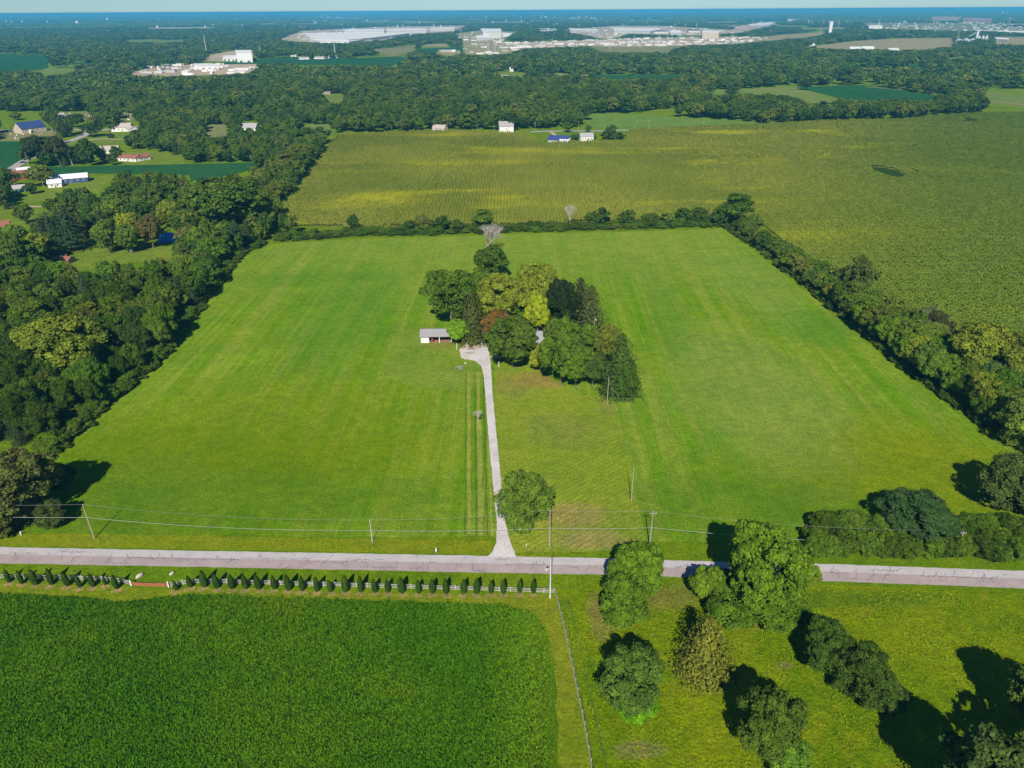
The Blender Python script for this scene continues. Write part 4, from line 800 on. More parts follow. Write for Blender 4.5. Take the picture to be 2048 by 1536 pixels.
strip('side_lane', [(-60, 262), (60, 260), (130, 259), (215, 260)], 9, LANE, 0.12, 'grey side lane in front of the churchyard hall')
strip('farm_track', [(165, 281), (200, 278), (252, 279)], 5, GRAV, 0.14, 'pale drive branching off the lane lawn', 'track')
strip('small_drive', [(15, 415), (50, 413), (92, 414)], 4, GRAV, 0.14, 'small pale drive between two lawns', 'track')
strip('far_road', [(1060, 264), (1100, 262.5), (1200, 262), (1300, 259)], 7, LANE, 0.13, 'thin grey road passing the far houses')
strip('far_drive', [(1100, 263), (1108, 268), (1113, 276)], 4, GRAV, 0.14, 'short pale drive up to the dark roofed house', 'track')
strip('eastern_track', [(1730, 174), (1820, 181), (1900, 191), (1960, 200), (2060, 212), (2160, 226)], 7, TAN, 0.4, 'tan farm track running to the eastern edge', 'track')

CORN = [(556, 408), (543, 428), (590, 450), (700, 456), (940, 452), (1100, 448), (1300, 443), (1436, 436), (1520, 448), (1620, 520), (1720, 580), (1820, 625), (1920, 665), (2048, 705), (2300, 790), (2560, 760), (2400, 320), (2120, 228), (1960, 227), (1800, 240), (1640, 244), (1500, 252), (1300, 259), (1255, 262), (1256, 284), (1095, 286), (1040, 268), (900, 262), (790, 266), (678, 272), (664, 290), (604, 352)]
CORN_W = wpoly(CORN)
def corn_col(g):
    col = g.mix(g.rng(g.noise(0.006, 4, 0.55), 0.38, 0.62), (0.175, 0.220, 0.028), (0.245, 0.270, 0.038))
    v = g.mapping(0.1, (0.006, 0.02, 0.01)); col = g.mix(g.rng(g.noise(1, 5, 0.65, v, 0.5), 0.53, 0.71, 0, 0.9), col, (0.43, 0.43, 0.02))
    # greener towards the near east part of the field
    sx = g.t.nodes.new('ShaderNodeSeparateXYZ'); g.t.links.new(g.pos, sx.inputs[0])
    k = g.math('SUBTRACT', g.math('MULTIPLY', sx.outputs[0], 1.0), g.math('MULTIPLY', sx.outputs[1], 0.55)); k = g.math('ADD', k, g.math('MULTIPLY', g.noise(0.008, 3), 60))
    col = g.mix(g.rng(k, -150, 90, 0, 0.85), col, (0.120, 0.190, 0.020))
    return col
g = NG('corn_ground'); g.bsdf.inputs['Specular IOR Level'].default_value = 0.02; f1 = g.noise(1.2, 5, 0.75); v = g.mapping(R_(1.5), (0.62, 0.02, 1)); f2 = g.noise(1, 3, 0.6, v)
col = g.mix(1.0, corn_col(g), g.mix(g.rng(f1, 0.3, 0.7), (0.5,)*3, (1.0,)*3), 'MULTIPLY'); g.bump(f1, 1.0, 0.5); MCG = g.out(col, 0.95)
sheet('corn_field', CORN, MCG, 0.06, 'wide olive gold corn field behind the hay field', 'field')
g = NG('corn_leaves'); g.bsdf.inputs['Specular IOR Level'].default_value = 0.02; isl = g.geo.outputs['Random Per Island']; MCL = g.out(g.mix(1.0, corn_col(g), g.mix(isl, (0.7, 0.75, 0.7), (1.45, 1.4, 1.3)), 'MULTIPLY'), 0.7)
sheet('weedy_hollow', ragged([(1738, 334), (1765, 335), (1796, 341), (1815, 353), (1804, 356), (1775, 350), (1752, 342)], 4, .8), grass_mat('dark_weeds', (0.022, 0.045, 0.008), (0.03, 0.06, 0.012), (0.04, 0.07, 0.01)), 0.075, 'dark irregular hollow without corn in the east of the corn field', 'hollow', world=True)
sheet('weedy_hollow', ragged([(1818, 336), (1832, 338), (1846, 346), (1840, 348), (1826, 343)], 4, .8), bpy.data.materials['dark_weeds'], 0.075, 'small dark hollow beside the larger one in the corn', 'hollow', world=True)
def corn_row(seed, L=7.0):
    r = np.random.default_rng(seed); n = 60; x = r.uniform(-.45, .45, n); y = r.uniform(-L/2, L/2, n); z = r.uniform(1.5, 2.3, n)
    P = np.stack([x, y, z], 1); Nn = np.stack([r.normal(0, .5, n), r.normal(0, .3, n), np.ones(n)], 1); V, Fq = cards(P, Nn, 0.75, r, 0.5, 0.6)
    gy = np.linspace(-L/2, L/2, 13); prof = [(-.95, 0.75), (-.5, 1.5), (0, 1.9), (.5, 1.5), (.95, 0.75)]
    G = np.array([[px_+r.uniform(-.08, .08), yy, pz*r.uniform(.85, 1.1)] for yy in gy for px_, pz in prof]); Q = []
    for i in range(12):
        for j in range(4): a = i*5+j; Q.append([a, a+5, a+6, a+1])
    return mesh_np('corn_row', np.concatenate([V, G]), [Fq, np.array(Q)+len(V)], (MCL,))
C_CORN = proto_coll('corn_rows', [corn_row(s) for s in range(5)])
xs = np.arange(-230, 900, 2.2); ys = np.arange(250, 1010, 6.6); X, Y = np.meshgrid(xs, ys); X = X.ravel()+rng.uniform(-.06, .06, X.size); Y = Y.ravel()+rng.uniform(-1, 1, Y.size)
px, py = proj(X, Y, 0); ok = inpoly(px, py, CORN) & (px > -60) & (px < 2130)
ok &= ~inpoly(px, py, [(1736, 333), (1766, 334), (1798, 339), (1817, 353), (1806, 359), (1774, 354), (1748, 345)]) & ~inpoly(px, py, [(1818, 336), (1845, 346), (1840, 348), (1820, 342)])
X, Y = X[ok], Y[ok]; n = len(X); print('corn rows', n)
big = np.where(Y > 600, 1.15, 1.0)
scatter('corn_rows', np.stack([X, Y, np.zeros(n)+.05], 1), np.stack([np.zeros(n), np.zeros(n), R_(-1.5)+np.where(rng.random(n) < .5, 0, math.pi)], 1), np.stack([np.ones(n), np.ones(n), rng.uniform(.85, 1.12, n)*big], 1), rng.integers(0, 5, n), C_CORN, 'standing rows of tall corn filling the big olive gold field', 'corn')

# ---- dense green crop in front
CROP = [(-400, 1190), (0, 1190), (150, 1195), (240, 1206), (330, 1197), (380, 1191), (700, 1202), (1010, 1211), (1058, 1224), (1090, 1258), (1106, 1330), (1116, 1450), (1126, 1640), (-600, 1640)]
def crop_col(g):
    col = g.mix(g.rng(g.noise(0.03, 4, 0.6), 0.4, 0.62), (0.043, 0.132, 0.003), (0.068, 0.160, 0.004))
    col = g.mix(g.rng(g.noise(0.055, 5, 0.65, g.mapping(0, (1, 1, 1), (40, 9, 0))), 0.54, 0.72, 0, 0.55), col, (0.115, 0.19, 0.005))
    x, y = at(1080, 1400)
    sx = g.t.nodes.new('ShaderNodeSeparateXYZ'); g.t.links.new(g.pos, sx.inputs[0])
    return g.mix(g.rng(sx.outputs[0], x-14, x+2, 0, 0.7), col, (0.11, 0.21, 0.006))
g = NG('crop_ground'); g.bsdf.inputs['Specular IOR Level'].default_value = 0.02; f1 = g.noise(2.2, 5, 0.75); MCR = g.out(g.mix(1.0, crop_col(g), g.mix(g.rng(f1, 0.3, 0.7), (0.4,)*3, (0.9,)*3), 'MULTIPLY'), 0.95)
sheet('crop_field', ragged(CROP, 3, 0.5), MCR, 0.03, 'deep green crop field in front of the white fence', 'field', world=True)
g = NG('crop_leaves'); g.bsdf.inputs['Specular IOR Level'].default_value = 0.02; isl = g.geo.outputs['Random Per Island']; oi = g.t.nodes.new('ShaderNodeObjectInfo')
col = g.mix(1.0, crop_col(g), g.mix(isl, (0.8, 0.85, 0.8), (1.25, 1.2, 1.15)), 'MULTIPLY'); col = g.mix(1.0, col, g.mix(oi.outputs['Random'], (0.88,)*3, (1.12,)*3), 'MULTIPLY'); MCRL = g.out(col, 0.6)
def tuft(seed, n=16, h=0.75, spread=0.42, wdt=0.10, mat=None):
    r = np.random.default_rng(seed); V, Q = [], []
    for i in range(n):
        th = r.uniform(0, 6.28); x, y = r.normal(0, spread*.55, 2); ln = h*r.uniform(.6, 1.1); d_ = np.array([math.cos(th), math.sin(th)])*r.uniform(.15, .55)*ln; s_ = np.array([-math.sin(th), math.cos(th)])*wdt*r.uniform(.7, 1.3)
        b = len(V); V += [(x-s_[0]/2, y-s_[1]/2, 0), (x+s_[0]/2, y+s_[1]/2, 0), (x+d_[0]*.45+s_[0], y+d_[1]*.45+s_[1], ln*.75), (x+d_[0]*.45-s_[0], y+d_[1]*.45-s_[1], ln*.75), (x+d_[0]*1.3, y+d_[1]*1.3, ln*.9)]
        Q.append([b, b+1, b+2, b+3]); Q.append([b+3, b+2, b+4, b+4])
    Q = np.array(Q); quad = Q[0::2]; tri = Q[1::2][:, :3]
    return mesh_np('tuft', np.array(V), [quad, tri], (mat,))
C_CROP = proto_coll('crop_tufts', [tuft(s, 16, .5, .36, .075, MCRL) for s in range(6)])
X, Y = grid_pts(-118, 22, 60, 122, 0.46, rng); px, py = proj(X, Y, 0); ok = inpoly(px, py, CROP) & (px > -120) & (px < 2150) & (py < 1610); X, Y = X[ok], Y[ok]; n = len(X); print('crop', n)
s_ = rng.uniform(.8, 1.35, n)*np.clip((1132-px[ok])/55, 0.35, 1); 
scatter('crop_plants', np.stack([X, Y, np.zeros(n)+.02], 1), rots(n), np.stack([s_, s_, s_*rng.uniform(.8, 1.1, n)], 1), rng.integers(0, 6, n), C_CROP, 'knee high leafy green crop covering the near left field', 'crop')
# rough grass tufts on the meadow
g = NG('meadow_tuft_leaves'); g.bsdf.inputs['Specular IOR Level'].default_value = 0.02; isl = g.geo.outputs['Random Per Island']; n_ = g.noise(0.08, 4); col = g.mix(g.rng(n_, .4, .65), (0.125, 0.215, 0.003), (0.19, 0.24, 0.006)); MTU = g.out(g.mix(1.0, col, g.mix(isl, (0.75,)*3, (1.35,)*3), 'MULTIPLY'), 0.7)
C_MT = proto_coll('meadow_tufts', [tuft(50+s, 10, .28, .5, .07, MTU) for s in range(4)])
X, Y = grid_pts(9, 118, 62, 122, 1.05, rng); px, py = proj(X, Y, 0); MP = [(1122, 1200), (1240, 1172), (1350, 1170), (1650, 1180), (2100, 1196), (2300, 1650), (1205, 1650), (1150, 1380)]
nz = np.sin(X*.35+1.3*np.sin(Y*.21))*np.sin(Y*.4+np.sin(X*.17)); ok = inpoly(px, py, MP) & (nz+rng.uniform(-.8, .8, len(X)) > .15); X, Y = X[ok], Y[ok]; n = len(X); s_ = rng.uniform(.7, 1.5, n)
scatter('meadow_tufts', np.stack([X, Y, np.zeros(n)+.02], 1), rots(n), np.stack([s_, s_, s_], 1), rng.integers(0, 4, n), C_MT, 'uneven grass tufts dotting the rough meadow', 'grass')

# ---- far woods
FAR_CLEAR = [f[1] for f in FAR_F]+[CORN]+[[(900, 262), (1040, 262), (1040, 290), (900, 290)]]
def far_woods(name, d0, d1, sp, hr, wr, coll, ni, label, hbase=0.8, fringe=1.0, y0=None):
    r = np.random.default_rng(int(d0)); X, Y = grid_pts(-d1*0.72, d1*0.72, d0*0.9, d1, sp, r); D = np.hypot(X, Y); px, py = proj(X, Y, 0)
    k = (D > d0) & (D <= d1) & (px > -70) & (px < 2120); X, Y, px, py = X[k], Y[k], px[k], py[k]; n = len(X); Hh = r.uniform(hr[0], hr[1], n)
    tx, ty = proj(X, Y, Hh*hbase); ok = np.ones(n, bool)
    if y0 is not None: ok &= ~inpoly(px, py, WEST)
    for c in FAR_CLEAR+CLEAR_NEAR: ok &= ~inpoly(px, py, c) & ~inpoly(tx, ty, c) & ~inpoly(px, (py+ty)/2, c) & ~inpoly(px-(py-ty)*.5, (py+ty)/2, c) & ~inpoly(px+(py-ty)*.5, (py+ty)/2, c)
    ok &= (py < 262.5) | ((px > 660) & (px < 1250) & (py < 266))
    ok &= ~((px > 1040) & (px < 1255) & (py > 258))
    if hr[1] < 20:
        gap = np.sin(X/60+2*np.sin(Y/90))*np.sin(Y/75+1.7*np.sin(X/110)); ok &= gap < (0.8 if d0 < 1000 else 0.55 if d0 < 5000 else 2)
    X, Y, Hh = X[ok], Y[ok], Hh[ok]; n = len(X); W_ = Hh*r.uniform(wr[0], wr[1], n); I = r.integers(0, ni, n); print(name, n)
    scatter(name, np.stack([X, Y, np.zeros(n)], 1), rots(n), np.stack([W_, W_, Hh], 1), I, coll, label, 'forest')
far_woods('near_forest', 560, 1350, 13, (10, 19), (.95, 1.35), C_BELT, 3, 'mixed woods beyond the corn field and meadow', y0=1)
far_woods('middle_forest', 1350, 3000, 20, (11, 19), (1.15, 1.75), C_FAR, 4, 'woods stretching from the corn towards the village')
far_woods('distant_forest', 3000, 7000, 27, (12, 19), (1.6, 2.3), C_FAR, 4, 'blue green wooded plain around the warehouses')
far_woods('horizon_forest', 7000, 26000, 95, (14, 20), (6.2, 8.5), C_CAN, 3, 'hazy blue forest reaching the horizon')

# ------------------------------------------------------------------ bare tree and twiggy bushes
def dead(bx, by, ty, wpx, me, label, name='dead_tree', cat='dead tree'):
    x, y = at(bx, by); h = h_from_top(bx, by, ty); wd = wpx*scale_at(bx, by)
    e = empty(name, (x, y, 0), 1.0); tag(e, label, cat)
    v = np.empty(len(me.vertices)*3, np.float32); me.vertices.foreach_get('co', v); v = v.reshape(-1, 3); hz = v[:, 2].max(); rx = np.percentile(np.abs(v[:, :2]), 97)
    link('branches', me, e, scl=(wd/2/rx, wd/2/rx, h/hz)); return e
dead(974, 507, 446, 54, BARE[0], 'pale bare dead tree standing at the top of the farmhouse grove')
dead(957, 842, 822, 22, BARE[1], 'small leafless pinkish bush beside the mown lanes of the drive', 'bare_bush', 'bush')
dead(1140, 455, 408, 26, BARE[1], 'withered grey tree sticking up from the far hedge')
dead(145, 331, 296, 16, BARE[1], 'thin dead tree with reddish twigs by the lane lawn')
dead(1775, 680, 640, 30, BARE[1], 'dead pale limbs among the eastern hedgerow trees')
dead(920, 738, 733, 22, BARE[1], 'low brown twiggy brush pile on the side lawn', 'brush_pile', 'brush')

# ------------------------------------------------------------------ arborvitae row
ARB_L = [(20, 1165), (46, 1168), (73, 1170), (103, 1170), (135, 1172), (160, 1175), (187, 1174), (212, 1170), (236, 1178)]
ARB_R = [(352, 1181), (382, 1175), (408, 1175), (436, 1177), (465, 1178), (492, 1178), (521, 1179), (548, 1179), (577, 1181), (605, 1182), (634, 1183), (663, 1184), (692, 1184), (721, 1185), (749, 1185), (778, 1185), (806, 1186), (836, 1187), (863, 1187), (894, 1188), (925, 1188), (952, 1188), (981, 1187), (1007, 1188), (1038, 1186), (1067, 1187)]
ORD = 'first second third fourth fifth sixth seventh eighth ninth tenth eleventh twelfth thirteenth fourteenth fifteenth sixteenth seventeenth eighteenth nineteenth twentieth twenty-first twenty-second twenty-third twenty-fourth twenty-fifth twenty-sixth twenty-seventh'.split()
mulch = MB()
for side, A in (('long', ARB_R), ('short', ARB_L[::-1])):
    for i, (bx, by) in enumerate(A):
        x, y = at(bx, by); h = random.uniform(3.5, 4.8)*(0.75 if (side, i) in (('short', 1), ('long', 0)) else 1); wd = h*random.uniform(0.29, 0.38)
        e = empty('arborvitae', (x+random.uniform(-.25, .25), y, 0), random.uniform(0, 6.28)); e.rotation_euler.x = random.uniform(-.05, .05); e.rotation_euler.y = random.uniform(-.05, .05); tag(e, 'narrow arborvitae, %s from the rusty gate in the %s row' % (ORD[i], side), 'arborvitae', 'arborvitae planted along the white fence')
        o = link('foliage', random.choice(THUJA), e, scl=(wd, wd, h)); o.color = (*hue((0.035, 0.08, 0.010), random, .15), 1)
        MB().tube([(0, 0, 0), (0, 0, h*0.3)], 0.07, 0.05, 6).build('trunk', BARK, e)
        pts = [(x+math.cos(t)*random.uniform(.7, 1.6), y-0.5+math.sin(t)*random.uniform(.5, 1.1), 0.036) for t in np.linspace(0, 6.28, 15)[:-1]]; mulch.poly(pts)
tag(mulch.build('straw_mulch', grass_mat('dry_straw', (0.27, 0.22, 0.09), (0.22, 0.20, 0.06), (0.19, 0.2, 0.05))), 'dry straw coloured rings on the grass under the arborvitae', 'mulch', kind='stuff')

# ------------------------------------------------------------------ white rail fence, rusty gate
FPAINT = plain('chalky_fence_paint', (0.47, 0.45, 0.41), .8, .18, 1.2)
def fence(pp, name, label, wall, height=1.35, step=2.45, rails=3, group=None):
    P = [Vector(at(*p)) for p in pp]; sg = [(P[i+1]-P[i]).length for i in range(len(P)-1)]; T_ = sum(sg); n = max(1, round(T_/step))
    def al(s_):
        i = 0
        while i < len(sg)-1 and s_ > sg[i]: s_ -= sg[i]; i += 1
        return P[i].lerp(P[i+1], min(1, s_/sg[i]))
    o0 = al(0); e = empty(name, (o0.x, o0.y, 0)); tag(e, label, 'fence', group)
    pm = MB().box((0, 0, (height+.12)/2), (.13, .13, height+.12)).mesh('post', wall); rm = MB().box((.5, 0, 0), (1, .045, .125)).mesh('rail', wall)
    pts = [al(T_*i/n)-o0 for i in range(n+1)]
    for i, p in enumerate(pts):
        link('post', pm, e, (p.x, p.y, 0), (random.uniform(-.015, .015), random.uniform(-.015, .015), 0))
        if i < n:
            q = pts[i+1]-p
            for r_ in range(rails):
                off = Vector((q.y, -q.x)).normalized()*0.09
                link('rail', rm, e, (p.x+off.x, p.y+off.y, height*(r_+.75)/(rails)+random.uniform(-.015, .015)), (0, random.uniform(-.006, .006), math.atan2(q.y, q.x)), (q.length, 1, 1))
    return e
fence([(-260, 1147), (0, 1156.5), (120, 1159), (200, 1161), (240, 1164), (262, 1170.5)], 'rail_fence', 'white three rail fence west of the rusty gate', FPAINT, group='white rail fences along the road')
fence([(343, 1174), (372, 1168), (400, 1165.5), (700, 1174), (1000, 1182.5), (1110, 1186)], 'rail_fence', 'long white three rail fence running east from the rusty gate to the corner pole', FPAINT, group='white rail fences along the road')
fence([(1110, 1186), (1127, 1250), (1150, 1360), (1170, 1455), (1183, 1536), (1200, 1640)], 'rail_fence', 'weathered pale fence running from the corner towards the viewer past the crop', GREYWOOD)
RUST = plain('rusted_red_steel', (0.30, 0.115, 0.055), 0.9, 0.35, 3)
a, b = Vector(at(264, 1171.5)), Vector(at(337, 1174)); e = empty('farm_gate', (a.x, a.y, 0), math.atan2((b-a).y, (b-a).x)); tag(e, 'low rusty red slatted gate sagging across the gap in the white fence', 'gate')
L_ = (b-a).length
for k in range(11):
    q = MB(); n = 9
    for i in range(n):
        f = (i+.5)/n; q.box((L_*f, 0.03*(k % 2), 0.10+k*0.105-0.25*math.sin(math.pi*f)*(k/11)), (L_/n+.02, .04, .085))
    q.build('slat', RUST, e)
for f in (0.02, .25, .5, .75, .98): MB().box((L_*f, 0.09, 0.62), (.07, .05, 1.25)).build('upright', RUST, e)
for f in (-.012, 1.012): MB().box((L_*f, 0, .8), (.24, .24, 1.6)).build('gate_post', WHITE, e)

# ------------------------------------------------------------------ utility poles and wires
def pole(bx, by, ty, label, arm=None, can=False, lamp=False, mat=WOOD, r=0.17, group='utility poles of the roadside line'):
    x, y = at(bx, by); h = h_from_top(bx, by, ty); e = empty('utility_pole', (x, y, 0)); tag(e, label, 'utility pole', group)
    MB().tube([(0, 0, -.1), (0, 0, h/2), (0, 0, h)], r, r*.62, 8).build('pole', mat, e)
    if arm is not None:
        MB().box((0, -.12, h-.5), (arm, .12, .14)).build('crossarm', mat, e)
        for sx in (-1, 1): MB().tube([(sx*arm*.45, -.12, h-.42), (sx*arm*.45, -.12, h-.2)], .06, .04, 6).build('insulator', METAL, e)
    else: MB().tube([(0, 0, h), (0, 0, h+.25)], .07, .05, 6).build('insulator', METAL, e)
    if can: MB().tube([(.38, -.1, h-2.0), (.38, -.1, h-1.0)], .26, .26, 10).build('transformer', METAL, e)
    if lamp:
        a_ = MB().tube([(0, 0, h-3.0), (-.5, -.2, h-2.6), (-1.0, -.3, h-2.6)], .04, .04, 6).build('lamp_arm', METAL, e)
        MB().tube([(-1.0, -.3, h-2.75), (-1.0, -.3, h-2.45)], .25, .12, 8).build('lamp_head', METAL, a_)
    return (x, y, h)
PA = pole(189, 1077, 1010, 'tall wooden pole near the olive brown tree west of the drive')
PB = pole(745, 1086, 1041, 'slender grey pole midway between the olive brown tree and the drive', r=0.09, mat=METAL)
PC = pole(1099, 1092, 1021, 'brown wooden pole standing beside the solitary maple', r=0.2)
PD = pole(1299, 1092, 1023, 'grey pole with crossarm near the wide leafy roadside tree', arm=1.6, can=False, mat=GREYWOOD)
PE = pole(1912, 1104, 1062, 'pole sunk in the roadside thicket', arm=1.4, mat=GREYWOOD)
PF = pole(1262, 1003, 938, 'plain wooden pole on the line between field and front lawn', r=.14, mat=GREYWOOD, group='poles of the branch line to the house')
PG = pole(1214, 808, 756, 'wooden pole at the near tip of the farmhouse grove', r=.15, group='poles of the branch line to the house')
PH = pole(1187, 690, 633, 'pole with a transformer rising through the grove', can=True, mat=GREYWOOD, group='poles of the branch line to the house')
PI = pole(1100, 1196, 1118, 'grey corner pole with a small lamp where the white fence turns', lamp=True, mat=METAL, r=.2)
for (bx, by, ty, lb) in ((60, 341, 305, 'pole by the lane next to the soybean field'), (6, 354, 322, 'pole at the western edge by the lane'), (14, 412, 378, 'pole left of the teal garage'), (88, 376, 354, 'short pole beside the long blue building'), (20, 268, 252, 'pole in front of the churchyard'), (201, 244, 230, 'pole beside the graveyard'),
        (784, 266, 253, 'first pole from the belt on the far road'), (740, 266, 254, 'pole at the corn edge under the dark trees'), (955, 264, 249, 'pole left of the far white barn'), (989, 263, 251, 'pole just west of the far white barn'), (1070, 263, 244, 'pole by the far driveway'), (1157, 262, 242, 'pole before the last far trees'), (1270, 258, 248, 'short pole in the fresh meadow'), (1297, 256, 240, 'tall pole in the fresh meadow'),
        (1407, 252, 236, 'pole at the meadow edge'), (1522, 248, 235, 'pole before the eastern woods'), (1611, 243, 235, 'pole at the far corn edge west'), (1711, 236, 222, 'pole before the dense eastern woods'), (1752, 236, 220, 'brown pole before the dense eastern woods'), (1823, 233, 226, 'pole at the far corn edge east'), (1932, 228, 219, 'last pole at the corn corner')):
    pole(bx, by, ty, lb, arm=2.0 if by < 300 else None, mat=GREYWOOD, r=.2, group='distant utility poles')
def wire(A, B, sag, r, name, label, mat, group=None, n=26):
    A, B = Vector(A), Vector(B); pts = [A.lerp(B, i/n)-Vector((0, 0, 4*sag*(i/n)*(1-i/n))) for i in range(n+1)]
    return tag(MB().tube(pts, r, r, 5).build(name, mat), label, 'cable', group)
def wz(bx, by, wy): return h_from_top(bx, by, wy)
hA, hB, hC, hD, hE = wz(189, 1077, 1034), wz(745, 1086, 1060), wz(1099, 1092, 1055), wz(1299, 1092, 1054), wz(1912, 1104, 1090)
x0, y0 = at(-420, 1062); Pm = (x0, y0, 8.5); W0 = (x0, y0, 6.3)
W1, W2, W3, W4, W5 = (PA[0], PA[1]-.2, hA), (PB[0], PB[1]-.15, hB), (PC[0], PC[1]-.25, hC), (PD[0], PD[1]-.25, hD), (PE[0], PE[1]-.2, hE)
xe, ye = at(2500, 1130)
for A, B, sg_, lb in ((W0, W1, .6, 'thick pale cable entering from the west to the first tall pole'), (W1, W2, 1.2, 'thick pale cable from the tall pole to the slender pole'), (W2, W3, .5, 'thick pale cable crossing the drive to the brown pole'), (W3, W4, .25, 'thick pale cable between brown pole and crossarm pole'), (W4, W5, 1.0, 'thick pale cable running behind the tall roadside tree'), (W5, (xe, ye, 6), .6, 'pale cable leaving over the roadside thicket')):
    wire(A, B, sg_, .036, 'telephone_cable', lb, plain('dull_cable', (0.42, 0.42, 0.38), .8, .05), 'thick telephone cables along the road')
def top(P, d=0.2): return (P[0], P[1], P[2]+d)
for A, B, sg_, lb in (((x0, y0, 10), top(PA), 1, 'thin conductor west of the tall pole'), (top(PA), top(PB), 1.4, 'thin conductor between tall and slender pole'), (top(PB), top(PC), .8, 'thin conductor crossing high over the drive'), (top(PC), top(PD), .4, 'thin conductor between brown and crossarm pole'), (top(PD), top(PE), 1.6, 'thin conductor above the hay field corner'),
        (top(PD), top(PF), .6, 'thin branch wire from the crossarm pole to the lawn pole'), (top(PF), top(PG), 1.2, 'thin branch wire along the lawn edge'), (top(PG), top(PH), .6, 'thin branch wire entering the grove'), (top(PI), top(PC), .8, 'thin wire crossing the road to the corner pole')):
    wire(A, B, sg_, .022, 'conductor', lb, DARKWIRE, 'thin power conductors')

# ------------------------------------------------------------------ buildings
WALLW = plain('white_siding', (0.72, 0.70, 0.67), 0.7, .06, 1); WALLT = plain('tan_siding', (0.50, 0.42, 0.33), .8, .08, 1); WALLR = plain('red_siding', (0.45, 0.05, 0.035), .7, .1, 1); WALLB = plain('navy_siding', (0.04, 0.08, 0.20), .7, .1, 1); WALLTE = plain('teal_siding', (0.06, 0.33, 0.38), .7, .1, 1)
RG = plain('grey_roof', (0.36, 0.35, 0.35), .85, .12, 1); RW = plain('white_metal_roof', (0.70, 0.72, 0.74), .5, .05, .5); RN = plain('navy_roof', (0.035, 0.06, 0.18), .7, .12, 1); RR = plain('clay_red_roof', (0.27, 0.11, 0.075), .85, .2, 1); RB = plain('brown_roof', (0.28, 0.20, 0.15), .85, .15, 1); RPB = plain('pale_brown_roof', (0.42, 0.36, 0.32), .85, .1, 1)
PINK = plain('pink_brick', (0.42, 0.28, 0.25), .9, .12, 1); CONC = plain('bright_roof_membrane', (0.72, 0.70, 0.67), .8, .08, .05); PCON = plain('precast_wall', (0.60, 0.57, 0.53), .8, .08, .1); DROOF = plain('dark_flat_roof', (0.12, 0.13, 0.16), .9, .1, .1)
def house(px_, py_, W_, D_, h, yaw, roof, wall, label, rh=2.2, nwin=3, chim=False, garage=False, name='house', ov=.45, cat='house', group=None):
    x, y = at(px_, py_); e = empty(name, (x, y, 0), R_(yaw)); tag(e, label, cat, group)
    b = MB(); hw, hd = W_/2, D_/2
    P = [(-hw, -hd, 0), (hw, -hd, 0), (hw, hd, 0), (-hw, hd, 0), (-hw, -hd, h), (hw, -hd, h), (hw, hd, h), (-hw, hd, h), (-hw, 0, h+rh), (hw, 0, h+rh)]
    b.v = P; b.f = [[0, 1, 5, 4], [1, 2, 6, 9, 5], [2, 3, 7, 6], [3, 0, 4, 8, 7]]; b.build('wall', wall, e)
    q = MB(); k = rh/hd; t = .14; rx = hw+ov
    for sy in (-1, 1):
        y0_, z0_ = sy*(hd+ov), h-ov*k; base = [(-rx, y0_, z0_), (rx, y0_, z0_), (rx, 0, h+rh), (-rx, 0, h+rh)]
        if sy > 0: base = [base[1], base[0], base[3], base[2]]
        B0 = [(p[0], p[1], p[2]+.02) for p in base]; T0 = [(p[0], p[1], p[2]+.02+t) for p in base]; n = len(q.v); q.v += B0+T0
        q.f += [[n+3, n+2, n+1, n], [n+4, n+5, n+6, n+7], [n, n+1, n+5, n+4], [n+1, n+2, n+6, n+5], [n+3, n, n+4, n+7], [n+2, n+3, n+7, n+6]]
    ro = q.build('roof', roof, e)
    if chim: MB().box((hw*.4, .3, h+rh+.2), (.7, .7, 1.6)).build('chimney', RR, ro)
    wm = MB().box((0, 0, 0), (1.3, .10, 1.3)).mesh('window', WHITE); pm = MB().box((0, -.045, 0), (1.08, .08, 1.08)).mesh('pane', GLASS)
    for i in range(nwin):
        xx = -hw+W_*(i+.7)/(nwin+.4+(1.2 if garage else 0)); f = link('window', wm, e, (xx, -hd-.03, h*.55)); link('pane', pm, f)
    f = link('window', wm, e, (hw+.03, 0, h*.55), (0, 0, R_(90))); link('pane', pm, f)
    if garage: MB().box((hw-2.0, -hd-.03, 1.15), (2.8, .1, 2.2)).build('garage_door', DARK, e)
    else: MB().box((W_*.04, -hd-.03, 1.05), (.95, .1, 2.05)).build('door', RB, e)
    return e
# open fronted shed with the red tractor
a, b = Vector(at(842, 686)), Vector(at(904, 685)); W_ = (b-a).length; e = empty('open_shed', (a.x, a.y, 0), math.atan2((b-a).y, (b-a).x)); tag(e, 'long grey roofed shed with three open bays at the left of the grove', 'shed')
D_ = 7.0; MB().box((W_/2, D_, 1.45), (W_, .12, 2.9)).build('back_wall', WALLT, e)
for xx, nm in ((.06, 'side_wall'), (W_-.06, 'side_wall')): MB().box((xx, D_/2, 1.3), (.12, D_-.1, 2.6)).build(nm, WALLW, e)
MB().box((W_*.125, .06, 1.3), (W_*.25-.3, .1, 2.6)).build('front_panel', WALLW, e)
for f in (.255, .60, .985): MB().box((W_*f, 0.1, 1.3), (.26, .26, 2.6)).build('post', WHITE, e)
MB().box((W_/2, -.02, 2.72), (W_+.2, .14, .26)).build('header_beam', WHITE, e)
q = MB(); ridge = 4.3
q.v = [(-.4, -.6, 2.72), (W_+.4, -.6, 2.72), (W_+.4, D_*.5, ridge), (-.4, D_*.5, ridge), (W_+.4, D_+.5, 2.75), (-.4, D_+.5, 2.75)]; q.v += [(p[0], p[1], p[2]+.14) for p in q.v]
